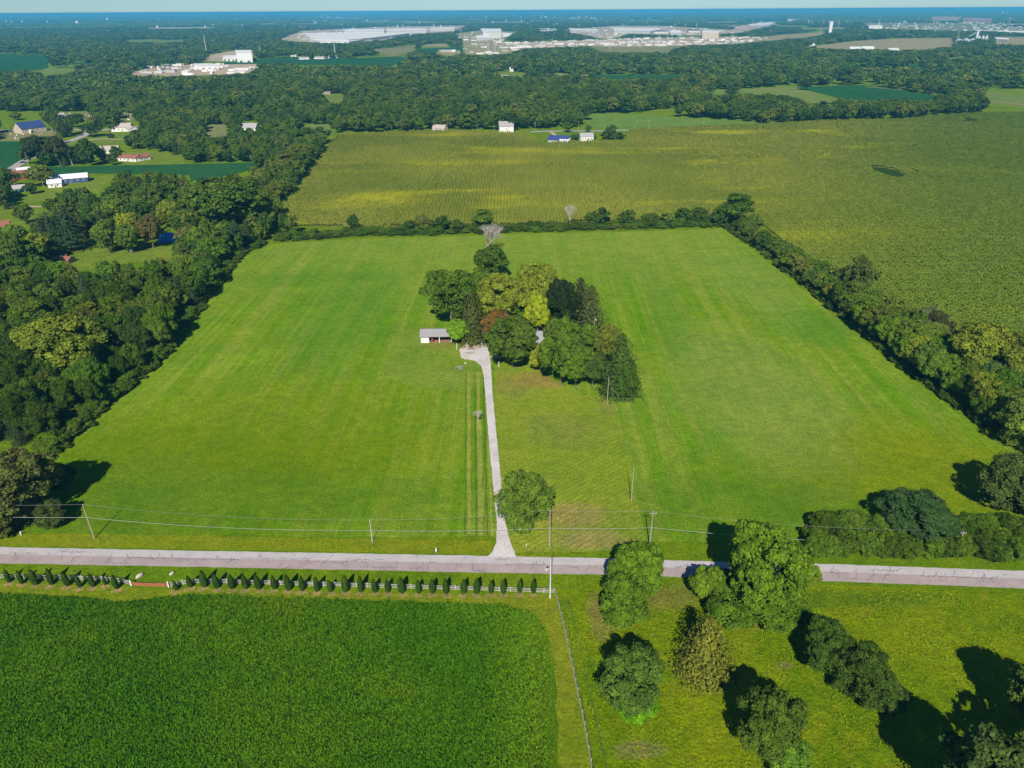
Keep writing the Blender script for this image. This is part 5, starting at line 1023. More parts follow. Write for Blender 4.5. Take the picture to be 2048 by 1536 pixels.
q.f = [[0, 3, 2, 1], [3, 5, 4, 2], [6, 7, 8, 9], [9, 8, 10, 11], [0, 1, 7, 6], [4, 5, 11, 10], [0, 6, 9, 3], [3, 9, 11, 5], [1, 2, 8, 7], [2, 4, 10, 8]]
q.build('roof', GREYROOF, e)
MB().poly([(.1, .1, .05), (W_-.1, .1, .05), (W_-.1, D_-.1, .05), (.1, D_-.1, .05)]).build('earth_floor', plain('reddish_earth', (0.30, 0.17, 0.12), .95, .2, 2), e)
rz = e.rotation_euler.z; tx_, ty_ = a.x+W_*.34*math.cos(rz), a.y+2.4; e = empty('tractor', (tx_, ty_, .05), R_(-80)); tag(e, 'small red tractor parked in the first open bay of the grey roofed shed', 'tractor')
RED = plain('red_paint', (0.42, 0.06, 0.035), .4, .05); RUB = plain('rubber', (0.02, 0.02, 0.02), .9, .1)
MB().box((.75, 0, 1.0), (1.5, .7, .6), taper=.85).build('bonnet', RED, e); MB().box((-.5, 0, .85), (1.1, .6, .35)).build('chassis', RED, e); MB().box((-.75, 0, 1.3), (.5, .5, .5), taper=.9).build('seat', DARK, e)
for sy in (-1, 1):
    MB().tube([(-.7, sy*.5, .75), (-.7, sy*.85, .75)], .75, .75, 14).build('rear_wheel', RUB, e); MB().tube([(1.2, sy*.45, .4), (1.2, sy*.65, .4)], .4, .4, 12).build('front_wheel', RUB, e); MB().box((-.7, sy*.68, 1.56), (1.0, .34, .06)).build('fender', RED, e)
MB().tube([(-.1, 0, 1.2), (-.25, 0, 1.65)], .03, .03, 5).build('steering_column', DARK, e)
house(1078, 690, 17, 9, 3.2, 6, GREYROOF, WALLW, 'grey roofed farmhouse almost hidden inside the grove', 2.6, 4, True)
house(985, 668, 9, 6, 2.8, -8, GREYROOF, WALLW, 'small white outbuilding glimpsed between spruce and russet tree', 1.8, 1, name='outbuilding', cat='outbuilding')
# west village
house(140, 364, 26, 11, 3.6, 24, RW, WALLB, 'long navy building with a white metal roof', 2.4, 6, name='long_house')
house(112, 373, 9, 8, 3.2, 24, RW, WALLW, 'white gabled front wing of the long navy building', 2.2, 2, name='house_wing')
house(42, 357, 11, 8, 3.6, 40, RR, WALLR, 'red house with a clay red roof by the lane', 2.6, 2); house(50, 350, 9, 7, 3.6, 40, RW, WALLW, 'white roofed barn behind the red house', 2.4, 1, name='barn', cat='barn')
house(40, 383, 8, 7, 2.8, 25, RG, WALLTE, 'teal walled garage with grey roof', 2.0, 1, name='garage', garage=True, cat='garage')
house(262, 321, 19, 9, 3.0, -16, RR, WALLW, 'low white house with a clay red roof behind the soybeans', 2.2, 4, True); house(284, 320, 12, 8, 3.0, 60, RR, WALLW, 'red roofed side wing with white gable', 2.4, 2, name='house_wing')
house(222, 306, 15, 9, 3.4, 12, RPB, WALLW, 'pale brown roofed house half hidden by a grey cone tree', 3.0, 3)
house(246, 262, 20, 10, 4.5, 8, RPB, WALLW, 'tall white house with pale brown roof beside the lane lawns', 3.8, 4); house(264, 263, 12, 8, 3.4, -40, RPB, WALLW, 'low wing right of the tall white house', 2.5, 2, name='house_wing')
house(62, 264, 26, 16, 5.0, 60, RN, WALLT, 'broad hall with tan gable and navy roof', 6.0, 4, name='hall', cat='hall'); house(60, 266, 5, 4, 2.6, 0, RW, WALLW, 'tiny white hut in front of the hall', .8, 1, name='hut', cat='hut')
house(200, 232, 18, 10, 6.0, -10, RG, WALLW, 'grey roofed chapel beyond the graveyard trees', 4.0, 4, True, name='chapel', cat='chapel'); house(296, 236, 18, 8, 3.6, 0, RW, WALLW, 'white roofed shed between the woods', 1.6, 3, name='shed', cat='shed')
house(499, 262, 20, 12, 4.0, -8, RG, WALLW, 'white house with grey gabled roof in the western woods', 4.0, 3); house(505, 260, 9, 15, 4.0, -8, RG, WALLW, 'front gable of the house in the western woods', 3.2, 1, name='house_wing')
house(120, 236, 12, 8, 3.5, 20, RG, WALLW, 'small grey cottage at the graveyard corner', 2.4, 2, name='cottage')
house(130, 525, 8.5, 5.5, 2.2, -8, RR, RB, 'small brown shed with pale red roof on the bright lawn', 1.2, 0, name='garden_shed', cat='shed', chim=True); house(268, 448, 9, 6, 2.6, 5, RB, WALLT, 'low brown roofed cabin behind the lawn trees', 1.5, 2, name='cabin', cat='cabin')
house(8, 464, 8, 8, 4.0, 30, RR, WALLW, 'red roof corner of a house at the western edge', 2.5, 2)
# far road houses
house(1012, 262, 15, 20, 6.0, 4, RG, WALLW, 'plain white gabled barn among the far trees', 4.0, 1, name='barn', cat='barn'); house(880, 262, 14, 8, 3.4, -20, RPB, WALLW, 'small cottage peeking out of the far trees', 3.0, 2, name='cottage')
house(1118, 284, 20, 12, 2.8, -12, RN, WALLW, 'low house with dark navy roof at the corn edge', 3.4, 3); house(1130, 285, 9, 10, 2.8, -12, RW, WALLW, 'white lean-to at the right of the navy roofed house', 1.5, 1, name='lean_to', cat='shed'); house(1172, 281, 13, 10, 4.6, 6, RG, WALLW, 'two storey white house beside the far cedars', 2.6, 4)
# scattered houses further out
HS = [(1004, 158, 20, 12, 6, RW, WALLW, 'white farmhouse in the small bright yard'), (1024, 143, 8, 6, 8, RW, WALLW, 'narrow white tower like barn behind the bright yard'), (1096, 139, 14, 10, 5, RW, WALLW, 'white barn at the tan track'), (719, 217, 26, 10, 4.5, RG, WALLW, 'long grey roofed house in the mid woods'),
      (1900, 190, 22, 16, 6, RPB, WALLT, 'tan farmhouse above the dark teal hollow'), (1312, 133, 18, 12, 5, RG, WALLW, 'white house west of the twin farm roofs'), (1347, 130, 18, 12, 5, RW, WALLW, 'white gabled house between the eastern trees'), (1426, 129, 34, 14, 5, RG, WALLW, 'long grey roofed farm building'), (1405, 120, 22, 12, 5, RW, WALLW, 'white barn behind the long grey farm building'), (1378, 131, 22, 12, 5, RW, WALLW, 'white low barn left of the long grey farm building'),
      (1622, 93, 20, 14, 8, RW, WALLW, 'white block beside the brown field'), (1712, 98, 40, 16, 6, RW, WALLW, 'white farm sheds below the brown field, west one'), (1735, 99, 34, 16, 8, RW, WALLW, 'taller white farm shed below the brown field'), (1784, 101, 40, 16, 6, RW, WALLW, 'white farm shed nearest the dark trees of the brown field'), (893, 104, 34, 14, 6, RG, WALLT, 'tan roofed farm building on the farm lot'), (905, 104, 20, 12, 6, RW, WALLW, 'small white shed on the farm lot'),
      (608, 119, 26, 16, 6, RG, WALLW, 'first pale village house above the bean field'), (641, 118, 30, 16, 6, RPB, WALLW, 'second pale village house with brown roof'), (651, 113, 22, 14, 6, RG, WALLT, 'village house behind the brown roofed one'), (666, 116, 26, 14, 6, RW, WALLW, 'third pale village house near the lattice mast'), (701, 111, 26, 16, 7, RW, WALLW, 'white village house with bright roof'), (719, 111, 26, 16, 7, RG, WALLW, 'last white village house before the pasture'),
      (590, 137, 30, 12, 5, RW, WALLTE, 'pale teal building by the dark tree clump'), (589, 113, 18, 12, 6, RPB, WALLW, 'small house by the village lane'), (88, 206, 12, 8, 5, RW, WALLW, 'white gable peeking out of the deep western woods'), (64, 103, 26, 14, 7, RW, WALLW, 'far white house at the western field'), (90, 96, 22, 14, 7, RG, WALLW, 'far grey roofed house behind the western field'), (188, 102, 26, 14, 7, RPB, WALLW, 'far pinkish roofed house in the western trees'), (130, 98, 12, 10, 6, RW, WALLW, 'far white speck house in the western trees'),
      (247, 95, 18, 12, 7, RW, WALLW, 'far white house near the pale glade'), (172, 84, 26, 14, 7, RR, WALLW, 'far reddish roofed house near the pale glade'), (636, 192, 14, 10, 4, RW, WALLW, 'white shed by the pale glade'), (545, 100, 16, 10, 7, RW, WALLW, 'white house right of the tall hall'), (655, 188, 10, 8, 3.5, RB, WALLT, 'brown hut in the pale glade'), (505, 62, 60, 30, 12, RW, WALLW, 'pale far works building west of the warehouses')]
for (a_, b_, w1, d1, h1, rf, wl, lb) in HS: house(a_, b_, w1, d1, h1*.65, random.uniform(-25, 25), rf, wl, lb, h1*.45, 2)
FARW = [('white_shed', [(387, 127), (424, 126.5), (437, 131), (437, 133), (388, 133)], 7, CONC, WALLW, 'long white shed on the gravel yard'), ('navy_shed', [(324, 129), (344, 129), (344, 132), (325, 132)], 5, DROOF, WALLT, 'dark roofed shed left of the long white one'),
    ('tall_hall', [(470, 100), (502, 100), (503, 106), (472, 106)], 22, CONC, WALLW, 'tall white hall above the gravel apron'), ('low_shed', [(447, 111), (485, 109), (492, 114), (470, 118), (445, 117)], 6, CONC, WALLW, 'low white shed in front of the tall hall'),
    ('warehouse', [(607, 66), (697, 64.5), (818, 66.5), (745, 75), (697, 79), (621, 77)], 13, CONC, WALLW, 'largest long white warehouse with a broad flat roof'), ('warehouse', [(622, 79.5), (735, 77.5), (697, 83.5), (640, 83)], 9, CONC, WALLW, 'lower white warehouse in front of the largest one'),
    ('warehouse', [(684, 58.5), (768, 57.5), (768, 62.5), (690, 63)], 15, CONC, PCON, 'pale warehouse behind the largest one'), ('warehouse', [(771, 57), (853, 56), (853, 61), (774, 62.5)], 15, CONC, PCON, 'pale warehouse with a row of roof vents'), ('warehouse', [(858, 55.5), (910, 54.5), (909, 57.5), (860, 58.5)], 14, CONC, PCON, 'last pale warehouse of the western group'),
    ('power_hall', [(961, 57), (1001, 57), (1003, 63), (966, 64)], 30, CONC, WALLW, 'tall white power plant hall by the pylons'), ('power_annex', [(1004, 65), (1028, 66), (1028, 68.5), (1005, 68.5)], 12, CONC, WALLW, 'low white annex right of the power plant hall'), ('switch_house', [(951, 71), (975, 69), (980, 76), (953, 77)], 12, CONC, PCON, 'white switch house in front of the power plant hall'),
    ('warehouse', [(1079, 57), (1112, 57.5), (1113, 62), (1080, 61.5)], 15, CONC, PCON, 'isolated white warehouse east of the pylons'), ('warehouse', [(1137, 56), (1195, 58.5), (1196, 61), (1140, 59.5)], 12, CONC, PCON, 'flat white depot with a dark forecourt'), ('warehouse', [(1227, 55), (1320, 56), (1320, 59), (1300, 62.5), (1228, 61)], 15, CONC, PCON, 'wide white depot roof in the middle distance'),
    ('warehouse', [(1303, 60), (1330, 61), (1337, 63), (1308, 63)], 12, DROOF, PCON, 'dark roofed depot annex'), ('warehouse', [(1339, 61), (1364, 62), (1363, 66), (1340, 65.5)], 14, CONC, PCON, 'white block beside the dark roofed annex'), ('tan_block', [(1404, 60.5), (1439, 61.5), (1438, 65), (1405, 65)], 28, CONC, WALLT, 'tall tan block at the end of the construction lot'), ('warehouse', [(1375, 58), (1400, 58.5), (1400, 61), (1377, 61)], 12, DROOF, PCON, 'dark low roof left of the tall tan block'),
    ('warehouse', [(1438, 49.5), (1500, 50.5), (1498, 53), (1441, 53)], 14, RPB, PINK, 'pinkish roofed works behind the tall tan block'), ('warehouse', [(1487, 49), (1529, 43), (1551, 45.5), (1538, 49.5), (1489, 52)], 12, CONC, PCON, 'slanting white warehouse on the horizon side'), ('warehouse', [(1574, 38.5), (1647, 37), (1648, 39), (1576, 40.3)], 14, CONC, PCON, 'long white warehouse close to the horizon'),
    ('white_tower_block', [(1661, 42), (1667, 42), (1667, 43.5), (1661, 43.5)], 60, PCON, WALLW, 'narrow white tower block between pylons'), ('warehouse', [(1737, 50.5), (1765, 50.5), (1765, 53), (1738, 53)], 22, CONC, WALLW, 'bright white hall left of the mast field'), ('warehouse', [(1717, 49.5), (1735, 49.5), (1735, 51.5), (1718, 51.5)], 10, CONC, PCON, 'low pale annex of the bright white hall'),
    ('brick_works', [(1863, 33.5), (1918, 33.5), (1918, 36.5), (1864, 36.5)], 30, PINK, PINK, 'pinkish brick works near the eastern horizon'), ('brick_works', [(1924, 36), (1985, 37), (1984, 39.5), (1926, 39)], 26, PINK, PINK, 'second pinkish brick works further east'), ('warehouse', [(1951, 60), (2070, 62), (2070, 65), (1952, 62.5)], 9, CONC, WALLW, 'long pale roof right of the grain bins'), ('truck_station', [(1968, 65), (2000, 66), (2001, 68.5), (1970, 68)], 9, DROOF, WALLW, 'dark roofed truck station behind the grain bins'), ('depot', [(1982, 74), (2018, 76), (2016, 79), (1984, 77.5)], 6, CONC, WALLW, 'pale flat depot east of the grain bins')]
for (nm, pp, h, rf, wl, lb) in FARW:
    pts = [at(p[0], p[1], h) for p in pp]; cx, cy = np.mean(pts, 0); e = empty(nm, (cx, cy, 0)); tag(e, lb, nm.replace('_', ' ').replace('white tower block', 'tower') if nm != 'tall_hall' else 'hall', 'far industrial buildings' if nm == 'warehouse' else None)
    loc = [(p[0]-cx, p[1]-cy) for p in pts]; MB().prism(loc, 0, h-.6).build('wall', wl, e); MB().prism([(x*1.004, y*1.004) for x, y in loc], h-.58, h).build('roof', rf, e)
    near = sorted(range(len(loc)), key=lambda i: loc[i][1])[:2]; A_, B_ = [Vector(loc[i]) for i in near]
    if A_.x > B_.x: A_, B_ = B_, A_
    nd = int(min(16, max(2, (B_-A_).length/14))); dm = MB().box((0, 0, 2.4), ((B_-A_).length/nd*.35, .4, 4.0)).mesh('dock_door', DROOF); ang = math.atan2((B_-A_).y, (B_-A_).x); nn = Vector(((B_-A_).y, -(B_-A_).x)).normalized()*.25
    for i in range(nd): p = A_.lerp(B_, (i+.5)/nd)+nn; link('dock_door', dm, e, (p.x, p.y, 0), (0, 0, ang))
    if nm == 'warehouse' and h >= 13:
        vm = MB().box((0, 0, 1.2), (7, 7, 2.4), taper=.7).mesh('roof_vent', CONC)
        for i in range(6):
            f = (i+.5)/6; p = Vector(loc[0]).lerp(Vector(loc[1]), f)*.7; link('roof_vent', vm, e, (p.x, p.y, h))
# parked trailers and stacks on the pale lots
tb = MB(); r_t = random.Random(12)
for pp, n in (([(240, 153), (300, 135), (400, 128), (512, 126), (524, 132), (492, 148), (350, 153)], 34), ([(555, 80), (603, 62), (760, 54), (935, 51), (910, 63), (830, 69), (765, 81), (685, 87), (600, 84)], 90), ([(990, 93), (1020, 85), (1200, 80), (1370, 75), (1485, 74), (1560, 78), (1450, 89), (1280, 94), (1180, 93), (1060, 97)], 230), ([(1130, 60), (1225, 52), (1325, 52), (1460, 60), (1480, 66), (1390, 71), (1260, 68), (1215, 79), (1140, 66)], 120), ([(908, 68), (960, 61), (1035, 64), (1000, 84), (1060, 95), (1010, 109), (932, 112), (925, 84)], 50), ([(1725, 45), (2150, 47), (2150, 72), (1985, 63), (1880, 61), (1740, 58)], 150)):
    xs_ = [p[0] for p in pp]; ys_ = [p[1] for p in pp]; c = 0
    while c < n:
        a_, b_ = r_t.uniform(min(xs_), min(2060, max(xs_))), r_t.uniform(min(ys_)+1, max(ys_)-1)
        if not bool(inpoly([a_], [b_], pp)[0]): continue
        x, y = at(a_, b_); k = r_t.randint(1, 5); an = r_t.choice([0, 0.1, 1.57])
        for j in range(k): tb.box((x+j*5.0*math.cos(an+1.57), y+j*5.0*math.sin(an+1.57), 2.0), (r_t.uniform(9, 22), r_t.uniform(2.8, 5), r_t.uniform(3, 6)), an)
        c += 1
tag(tb.build('parked_trailers', plain('trailer_panels', (0.55, 0.52, 0.50), .6, .5, .004)), 'rows of parked trailers and stacked goods on the pale industrial lots', 'trailers', kind='stuff')
# grain bins
BIN = plain('corrugated_bin_steel', (0.55, 0.58, 0.62), .4, .06, .2, .5, .3)
for i, (bx, by, wpx, hh, lb) in enumerate(((1916, 90, 14, 16, 'largest round grain bin, nearest the brown field'), (1930, 89.5, 14, 17, 'large round grain bin in the middle of the group'), (1943, 89, 12, 16, 'large round grain bin next to the elevator tower'), (1955, 87, 7, 21, 'slim grain silo beside the elevator tower'), (1963, 86.5, 6, 21, 'second slim grain silo'), (1970, 86, 6, 21, 'outermost slim grain silo'))):
    x, y = at(bx, by); r_ = wpx*scale_at(bx, by)/2; e = empty('grain_bin', (x, y, 0)); tag(e, lb, 'grain bin', 'grain bins by the brown field'); hh *= 1.25
    MB().tube([(0, 0, 0), (0, 0, hh*.72)], r_, r_, 24).build('drum', BIN, e); MB().tube([(0, 0, hh*.72+.05), (0, 0, hh)], r_*1.02, r_*.08, 24).build('cone_roof', BIN, e)
    for k in range(6): th = k*1.047; MB().box((math.cos(th)*r_, math.sin(th)*r_, hh*.36), (.5, .5, hh*.72), th).build('stiffener', METAL, e)
x, y = at(1950, 86); e = empty('grain_elevator', (x, y, 0)); tag(e, 'white elevator tower rising between the grain bins', 'elevator'); MB().box((0, 0, 19), (6, 6, 38)).build('tower', WALLW, e); MB().box((0, 0, 40), (9, 7, 4)).build('head_house', METAL, e); MB().tube([(0, 0, 38), (-30, -3, 22)], .9, .9, 6).build('chute', METAL, e)
# pylons and masts
def pylon(px_, yb, yt, label, lattice=False):
    x, y = at(px_, yb); h = min(75, h_from_top(px_, yb, yt)*1.0); e = empty('lattice_mast' if lattice else 'power_pylon', (x, y, 0), random.uniform(-.3, .3)); tag(e, label, 'mast' if lattice else 'pylon', 'distant power pylons and masts'); s_ = scale_at(px_, yb); r_ = max(.5, min(1.1, .32*s_))
    if lattice:
        for sx, sy in ((-1, -1), (1, -1), (0, 1)): MB().tube([(sx*1.6, sy*1.4, 0), (0, 0, h)], .45, .25, 5).build('leg', METAL, e)
        q = MB()
        for k in range(9): z = h*k/10; w2 = 1.6*(1-k/10); q.tube([(-w2, -w2, z), (w2, -w2, z+h/10)], .22, .22, 4)
        q.build('bracing', METAL, e)
    else:
        MB().tube([(0, 0, 0), (0, 0, h)], r_, r_*.6, 6).build('pole', METAL, e)
        for k in range(3): MB().box((0, 0, h*(.95-.13*k)), (5+1.5*k, r_*.8, r_*.7)).build('crossarm', METAL, e)
pylon(671, 115, 76, 'tall lattice mast over the village houses', True); pylon(415, 112, 66, 'tall lattice mast west of the tall hall', True)
PY = [(522, 115, 91, 1), (922, 72, 57, 0), (953, 97, 85, 0), (967, 96, 86, 0), (974, 105, 86, 0), (977, 105, 85, 0), (988, 103, 80, 0), (991, 104, 82, 0), (1004, 101, 78, 0), (1007, 100, 77, 0), (930, 78, 66, 0), (936, 78, 67, 0), (942, 79, 68, 0), (1104, 104, 76, 0), (1219, 100, 86, 0), (1177, 97, 87, 0), (1184, 97, 86, 0), (1247, 92, 75, 0), (1268, 84, 71, 0), (1316, 95, 67, 0), (1319, 96, 70, 0), (1334, 88, 69, 0),
      (1350, 56, 47, 0), (1370, 56, 46, 0), (1393, 57, 46, 0), (1446, 73, 61, 0), (1541, 71, 59, 0), (1616, 52, 42, 0), (1623, 52, 42, 0), (1646, 53, 39, 0), (1657, 57, 43, 0), (1675, 63, 35, 0), (1640, 66, 55, 0), (1725, 62, 52, 0), (1758, 46, 31, 0), (1837, 44, 26, 0), (1789, 57, 41, 0), (1796, 57, 41, 0), (1803, 58, 41, 0), (1815, 60, 50, 0), (1830, 61, 50, 0), (1843, 61, 51, 0), (1855, 62, 48, 0), (1866, 63, 50, 0), (1878, 63, 47, 0), (1884, 62, 49, 0), (1948, 64, 20, 1), (1910, 98, 62, 0), (1992, 97, 76, 0), (2014, 62, 34, 0), (1903, 45, 17, 0), (1918, 45, 17, 0), (2002, 62, 42, 0)]
for i, (a_, b_, c_, l_) in enumerate(PY):
    reg = 'over the village' if a_ < 700 else 'of the substation cluster' if a_ < 1020 else 'along the construction lot' if a_ < 1340 else 'between depots and tan block' if a_ < 1600 else 'beside the white tower block' if a_ < 1740 else 'in the eastern mast field' if a_ < 1900 else 'around the grain bins'
    hh = 'tall ' if b_-c_ > 24 else 'mid height ' if b_-c_ > 14 else 'short '
    pylon(a_, b_, c_, hh+('lattice mast ' if l_ else 'grey power pylon ')+reg, bool(l_))
for (a_, b_, c_, lb) in ((156, 53, 38, 'white water tower on the western plain'), (216, 44, 33, 'small far water tower near the horizon'), (2004, 30, 20, 'white water tower above the eastern plain')):
    x, y = at(a_, b_); h = min(48, h_from_top(a_, b_, c_)); r_ = 3.2*scale_at(a_, b_); r_ = min(r_, 22); e = empty('water_tower', (x, y, 0)); tag(e, lb, 'water tower')
    MB().tube([(0, 0, 0), (0, 0, h*.65)], r_*.25, r_*.2, 10).build('stem', WALLW, e); MB().tube([(0, 0, h*.62), (0, 0, h*.74), (0, 0, h*.9), (0, 0, h)], r_*1.0, r_*.4, 16).build('tank', WALLW, e)
# specks of far towns
SP = [(95, 37), (120, 36), (40, 35.5), (70, 35), (305, 29), (365, 28), (380, 27), (410, 28), (470, 25), (560, 25), (615, 27), (690, 34), (730, 33), (772, 34), (805, 31), (830, 33), (905, 28), (1083, 34), (1110, 34), (1126, 32), (1148, 33), (1186, 32), (1283, 33), (1300, 32), (1322, 31), (1345, 30), (1380, 34), (1391, 29), (1424, 27), (1468, 28), (1540, 38), (1555, 38), (1569, 33), (1585, 32), (1596, 27), (1640, 24), (1742, 23.5), (1775, 22), (1790, 22), (1805, 22), (1835, 23), (1775, 33), (1900, 22), (1870, 63), (1893, 47), (1925, 46), (1940, 47), (1965, 48), (1700, 45), (1687, 41), (1830, 46.5)]
ma = MB()
SPN = ['low white roofs', 'pale works hall', 'distant white block', 'faint pale roof']
for i, (a_, b_) in enumerate(SP):
    x, y = at(a_, b_); s_ = scale_at(a_, b_); w1 = s_*random.uniform(2.5, 7); h1 = min(34, s_*1.5); e = empty('distant_building', (x, y, 0), random.uniform(-.2, .2)); tag(e, SPN[i % 4]+(' on the far western plain' if a_ < 500 else ' beyond the warehouses' if a_ < 1000 else ' on the far plain beyond the depots' if a_ < 1600 else ' on the far eastern plain'), 'building', 'buildings of the far plain')
    MB().box((0, 0, h1/2), (w1, w1*.5, h1)).build('wall', random.choice([WALLW, PCON]), e); MB().box((0, 0, h1+.9), (w1*1.02, w1*.52, 1.7)).build('roof', CONC, e)

tw = MB(); r_s = random.Random(33)
for _ in range(520):
    a_, b_ = r_s.uniform(-20, 2070), r_s.choice([r_s.uniform(22, 33), r_s.uniform(26, 44), r_s.uniform(34, 60)])-(0.006*0 if True else 0)
    b_ += 4-a_*0.009*0.9
    hz_ = 27-a_*0.0066
    if b_ < hz_+3.2: b_ = hz_+r_s.uniform(3.2, 9)
    x, y = at(a_, b_); s_ = scale_at(a_, b_); w1 = s_*r_s.uniform(.8, 3.4)
    tw.box((x, y, min(30, 9+s_*.5)/1), (w1, w1*.5, min(44, 14+s_*.8)), r_s.uniform(-.4, .4))
tag(tw.build('town_buildings', plain('pale_town_walls', (0.62, 0.58, 0.56), .8, .4, .0006)), 'countless pale roofs and blocks of distant towns above the woods', 'town', kind='stuff')

# ------------------------------------------------------------------ small things
def rock(px_, py_, s_, label):
    r = np.random.default_rng(int(px_)); iv, fi = ico(2); V = iv*(1+r.uniform(-.14, .14, (len(iv), 1)))*np.array(s_); V[:, 2] = V[:, 2]+s_[2]*.6
    o = link('boulder', mesh_np('boulder', V, [fi], (plain('pale_limestone', (0.52, 0.47, 0.40), .9, .15, 3),))); x, y = at(px_, py_); o.location = (x, y, 0); o.rotation_euler = (0, 0, 1.1); tag(o, label, 'boulder')
rock(280, 1153, (1.0, .45, .5), 'long pale boulder on the grass left of the gate track'); rock(344, 1148, (.7, .35, .35), 'flat pale boulder right of the gate track'); rock(931, 727, (.5, .4, .3), 'small pale stone on the side lawn'); rock(932, 718, (.6, .35, .3), 'small pale stone by the turnaround edge')
def post(px_, by, ty, r_, mat, label, name='post', cat='post'):
    x, y = at(px_, by); h = h_from_top(px_, by, ty); e = empty(name, (x, y, 0)); tag(e, label, cat); MB().tube([(0, 0, 0), (0, 0, h)], r_, r_*.9, 8).build('shaft', mat, e); MB().tube([(0, 0, h), (0, 0, h+.15)], r_*1.3, r_*.5, 8).build('cap', mat, e)
post(914, 699, 687, .11, WHITE, 'white post at the left corner of the turnaround', 'white_post'); post(998, 734, 724, .12, WHITE, 'white lamp post beside the broad layered tree', 'lamp_post', 'lamp post'); post(868, 708, 703, .07, METAL, 'thin stake standing in the side lawn', 'lawn_stake', 'stake'); post(1053, 1092, 1088, .08, WHITE, 'short white stake near the maple', 'survey_stake', 'stake'); post(1272, 1029, 1014, .05, plain('orange_plastic', (.55, .25, .05), .6), 'orange marker rod below the lawn pole', 'marker_rod', 'marker')
x, y = at(873, 1107); e = empty('mailbox', (x, y, 0)); tag(e, 'white mailbox on a post at the road verge west of the drive', 'mailbox'); MB().box((0, 0, .5), (.1, .1, 1.0)).build('post', GREYWOOD, e); q = MB(); q.prism([(-.2, 0), (.2, 0), (.2, .3), (.1, .42), (-.1, .42), (-.2, .3)], 0, .75); o = q.build('box', WHITE, e, (0, -.35, 1.0)); o.rotation_euler = (R_(90), 0, 0); o.location = (0, .4, 1.0)
x, y = at(43, 1070); e = empty('road_marker', (x, y, 0)); tag(e, 'small grey cable marker on the verge below the olive brown tree', 'marker'); MB().box((0, 0, .45), (.3, .3, .9), taper=.8).build('body', METAL, e); MB().box((0, 0, .95), (.36, .36, .08)).build('lid', WHITE, e)
def car(px_, py_, yaw, mat, label, big=False):
    x, y = at(px_, py_); e = empty('parked_car' if not big else 'pickup_truck', (x, y, .15), R_(yaw)); tag(e, label, 'car' if not big else 'truck')
    b = MB(); b.box((0, 0, .62), (4.5, 1.8, .6), taper=.96); b.build('body', mat, e); MB().box((-.2, 0, 1.15), (2.3, 1.6, .5), taper=.78).build('cabin', GLASS, e)
    for sx in (-1.4, 1.4):
        for sy in (-.8, .8): MB().tube([(sx, sy-.1, .33), (sx, sy+.1, .33)], .33, .33, 10).build('wheel', RUB, e)
CW = plain('white_car_paint', (.7, .7, .7), .3, .02, 1, .5); CD = plain('dark_car_paint', (.04, .05, .07), .3, .02, 1, .5)
car(46, 326, 50, CD, 'dark car driving on the country lane'); car(104, 374, 20, CW, 'white car parked at the gable of the long navy building'); car(33, 263, 5, CW, 'white car parked by the hall'); car(110, 494, 20, CW, 'white car half shaded beside the bright lawn'); car(97, 492, 15, CW, 'white trailer like car in the tree shade'); car(163, 271, 40, CD, 'dark car on the lane junction'); car(1128, 287, 10, CW, 'white car beside the navy roofed house')
x, y = at(196, 482); e = empty('boat', (x, y, .5), R_(30)); tag(e, 'small pale covered boat parked at the edge of the lawn', 'boat')
iv, fi = ico(2); V = iv*np.array([3.0, 1.1, .7]); V[:, 2] = np.minimum(V[:, 2], .35); o = link('hull', mesh_np('hull', V, [fi], (WHITE,)), e, (0, 0, .5)); MB().box((-.3, 0, 1.0), (2.6, 1.3, .35), taper=.6).build('cover', METAL, e); MB().box((0, 0, .05), (2.2, 1.4, .2)).build('trailer', DARK, e)
BLUE = plain('bright_blue_tarp', (0.03, 0.24, 0.80), .5, .15, 1.5, .3)
x, y = at(338, 482); e = empty('blue_tarp', (x, y, 0), .3); r = np.random.default_rng(4); n = 12; G = []
for j in range(n):
    for i in range(n): u_, v_ = i/(n-1)-.5, j/(n-1)-.5; G.append((u_*11, v_*7, max(.02, 5.0*(1-(abs(v_)*1.9)**1.5)*(1-(abs(u_)*1.85)**4)+r.uniform(-.15, .15))))
Q = [[j*n+i, j*n+i+1, (j+1)*n+i+1, (j+1)*n+i] for j in range(n-1) for i in range(n-1)]; link('sheet', mesh_np('sheet', np.array(G), [np.array(Q)], (BLUE,)), e); tag(e, 'bright blue tarp tent among the trees near the belt', 'tarp')
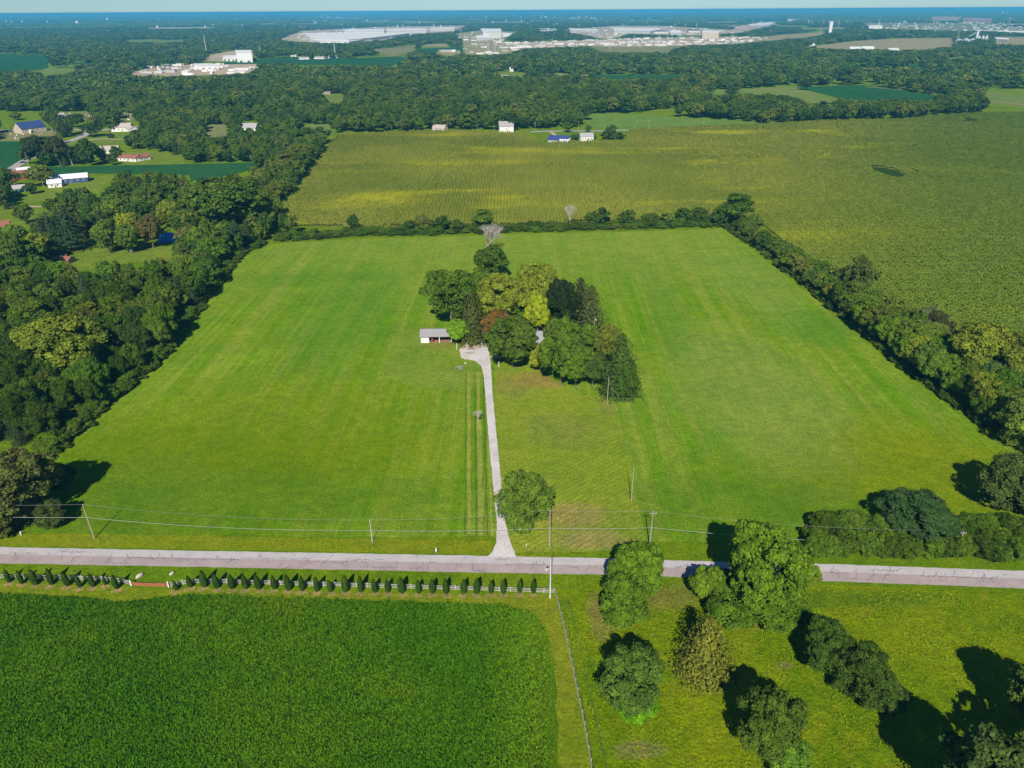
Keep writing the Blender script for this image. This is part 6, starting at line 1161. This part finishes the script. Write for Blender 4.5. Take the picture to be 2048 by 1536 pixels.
for i in range(46):
    x, y = at(random.choice([random.uniform(115, 182), random.uniform(235, 266), random.uniform(20, 112)]), 0) if False else (0, 0)
    if i % 3 == 0: a_, b_ = random.uniform(118, 182), random.uniform(226, 239)
    elif i % 3 == 1: a_, b_ = random.uniform(236, 266), random.uniform(229, 241)
    else: a_, b_ = random.uniform(5, 112), random.uniform(266, 279)
    x, y = at(a_, b_); k = random.uniform(.7, 1.3); o = MB().box((0, 0, .5*k), (1.0*k, .3, 1.0*k), taper=.85).build('gravestone', random.choice([WALLW, PCON, METAL]), None, (x, y, .1), random.uniform(-.3, .3)); tag(o, 'pale gravestone '+['in the upper graveyard', 'in the graveyard strip by the tall white house', 'in the churchyard before the hall'][i % 3], 'gravestone', 'gravestones around the chapel')
x, y = at(264, 505); e = empty('satellite_dish', (x, y, 0)); tag(e, 'small white dish at the foot of the second bright lawn tree', 'dish'); MB().tube([(0, 0, 0), (0, 0, 1.0)], .06, .06, 6).build('mast', METAL, e); MB().tube([(0, 0, 1.2), (0, -.25, 1.3)], .25, .75, 12).build('bowl', WHITE, e)

# ------------------------------------------------------------------ the air
hz = MB().box((0, 38500, 58), (90400, 83400, 118.4)); hz = hz.build('haze'); tag(hz, 'thin blue summer haze over the far plain', 'haze', kind='stuff')
mt = bpy.data.materials.new('haze_air'); mt.use_nodes = True; t = mt.node_tree; t.nodes.remove(t.nodes['Principled BSDF']); pv = t.nodes.new('ShaderNodeVolumePrincipled')
pv.inputs['Color'].default_value = (0.11, 0.54, 0.93, 1); pv.inputs['Density'].default_value = HAZE_DENSITY; pv.inputs['Anisotropy'].default_value = 0.0
t.links.new(pv.outputs[0], t.nodes['Material Output'].inputs['Volume']); hz.data.materials.append(mt)

# ------------------------------------------------------------------ say which one: same-looking neighbours are told apart by their distance from the road
ORDN = ORD+['twenty-eighth', 'twenty-ninth', 'thirtieth']+['thirty-'+w_ for w_ in ORD[:9]]+['fortieth']+['forty-'+w_ for w_ in ORD[:9]]+['fiftieth']+['fifty-'+w_ for w_ in ORD[:9]]
byl = {}
for o in SC.objects:
    if o.parent is None and o.get('category') and o.get('kind') is None: byl.setdefault(o['label'], []).append(o)
for lb, L in byl.items():
    if len(L) > 1 and L[0]['category'] in ('tree', 'shrub', 'conifer', 'pylon', 'building', 'gravestone'):
        L.sort(key=lambda o: o.location.y)
        for i, o in enumerate(L):
            o['label'] = (['nearer', 'farther'][i] if len(L) == 2 else 'nearest' if i == 0 else 'farthest' if i == len(L)-1 else ORDN[i]+' nearest')+' '+lb
for o in SC.objects:
    if o.parent is None and o.get('label') and len(o['label'].split()) > 16: print('LONG', o.name, o['label'])
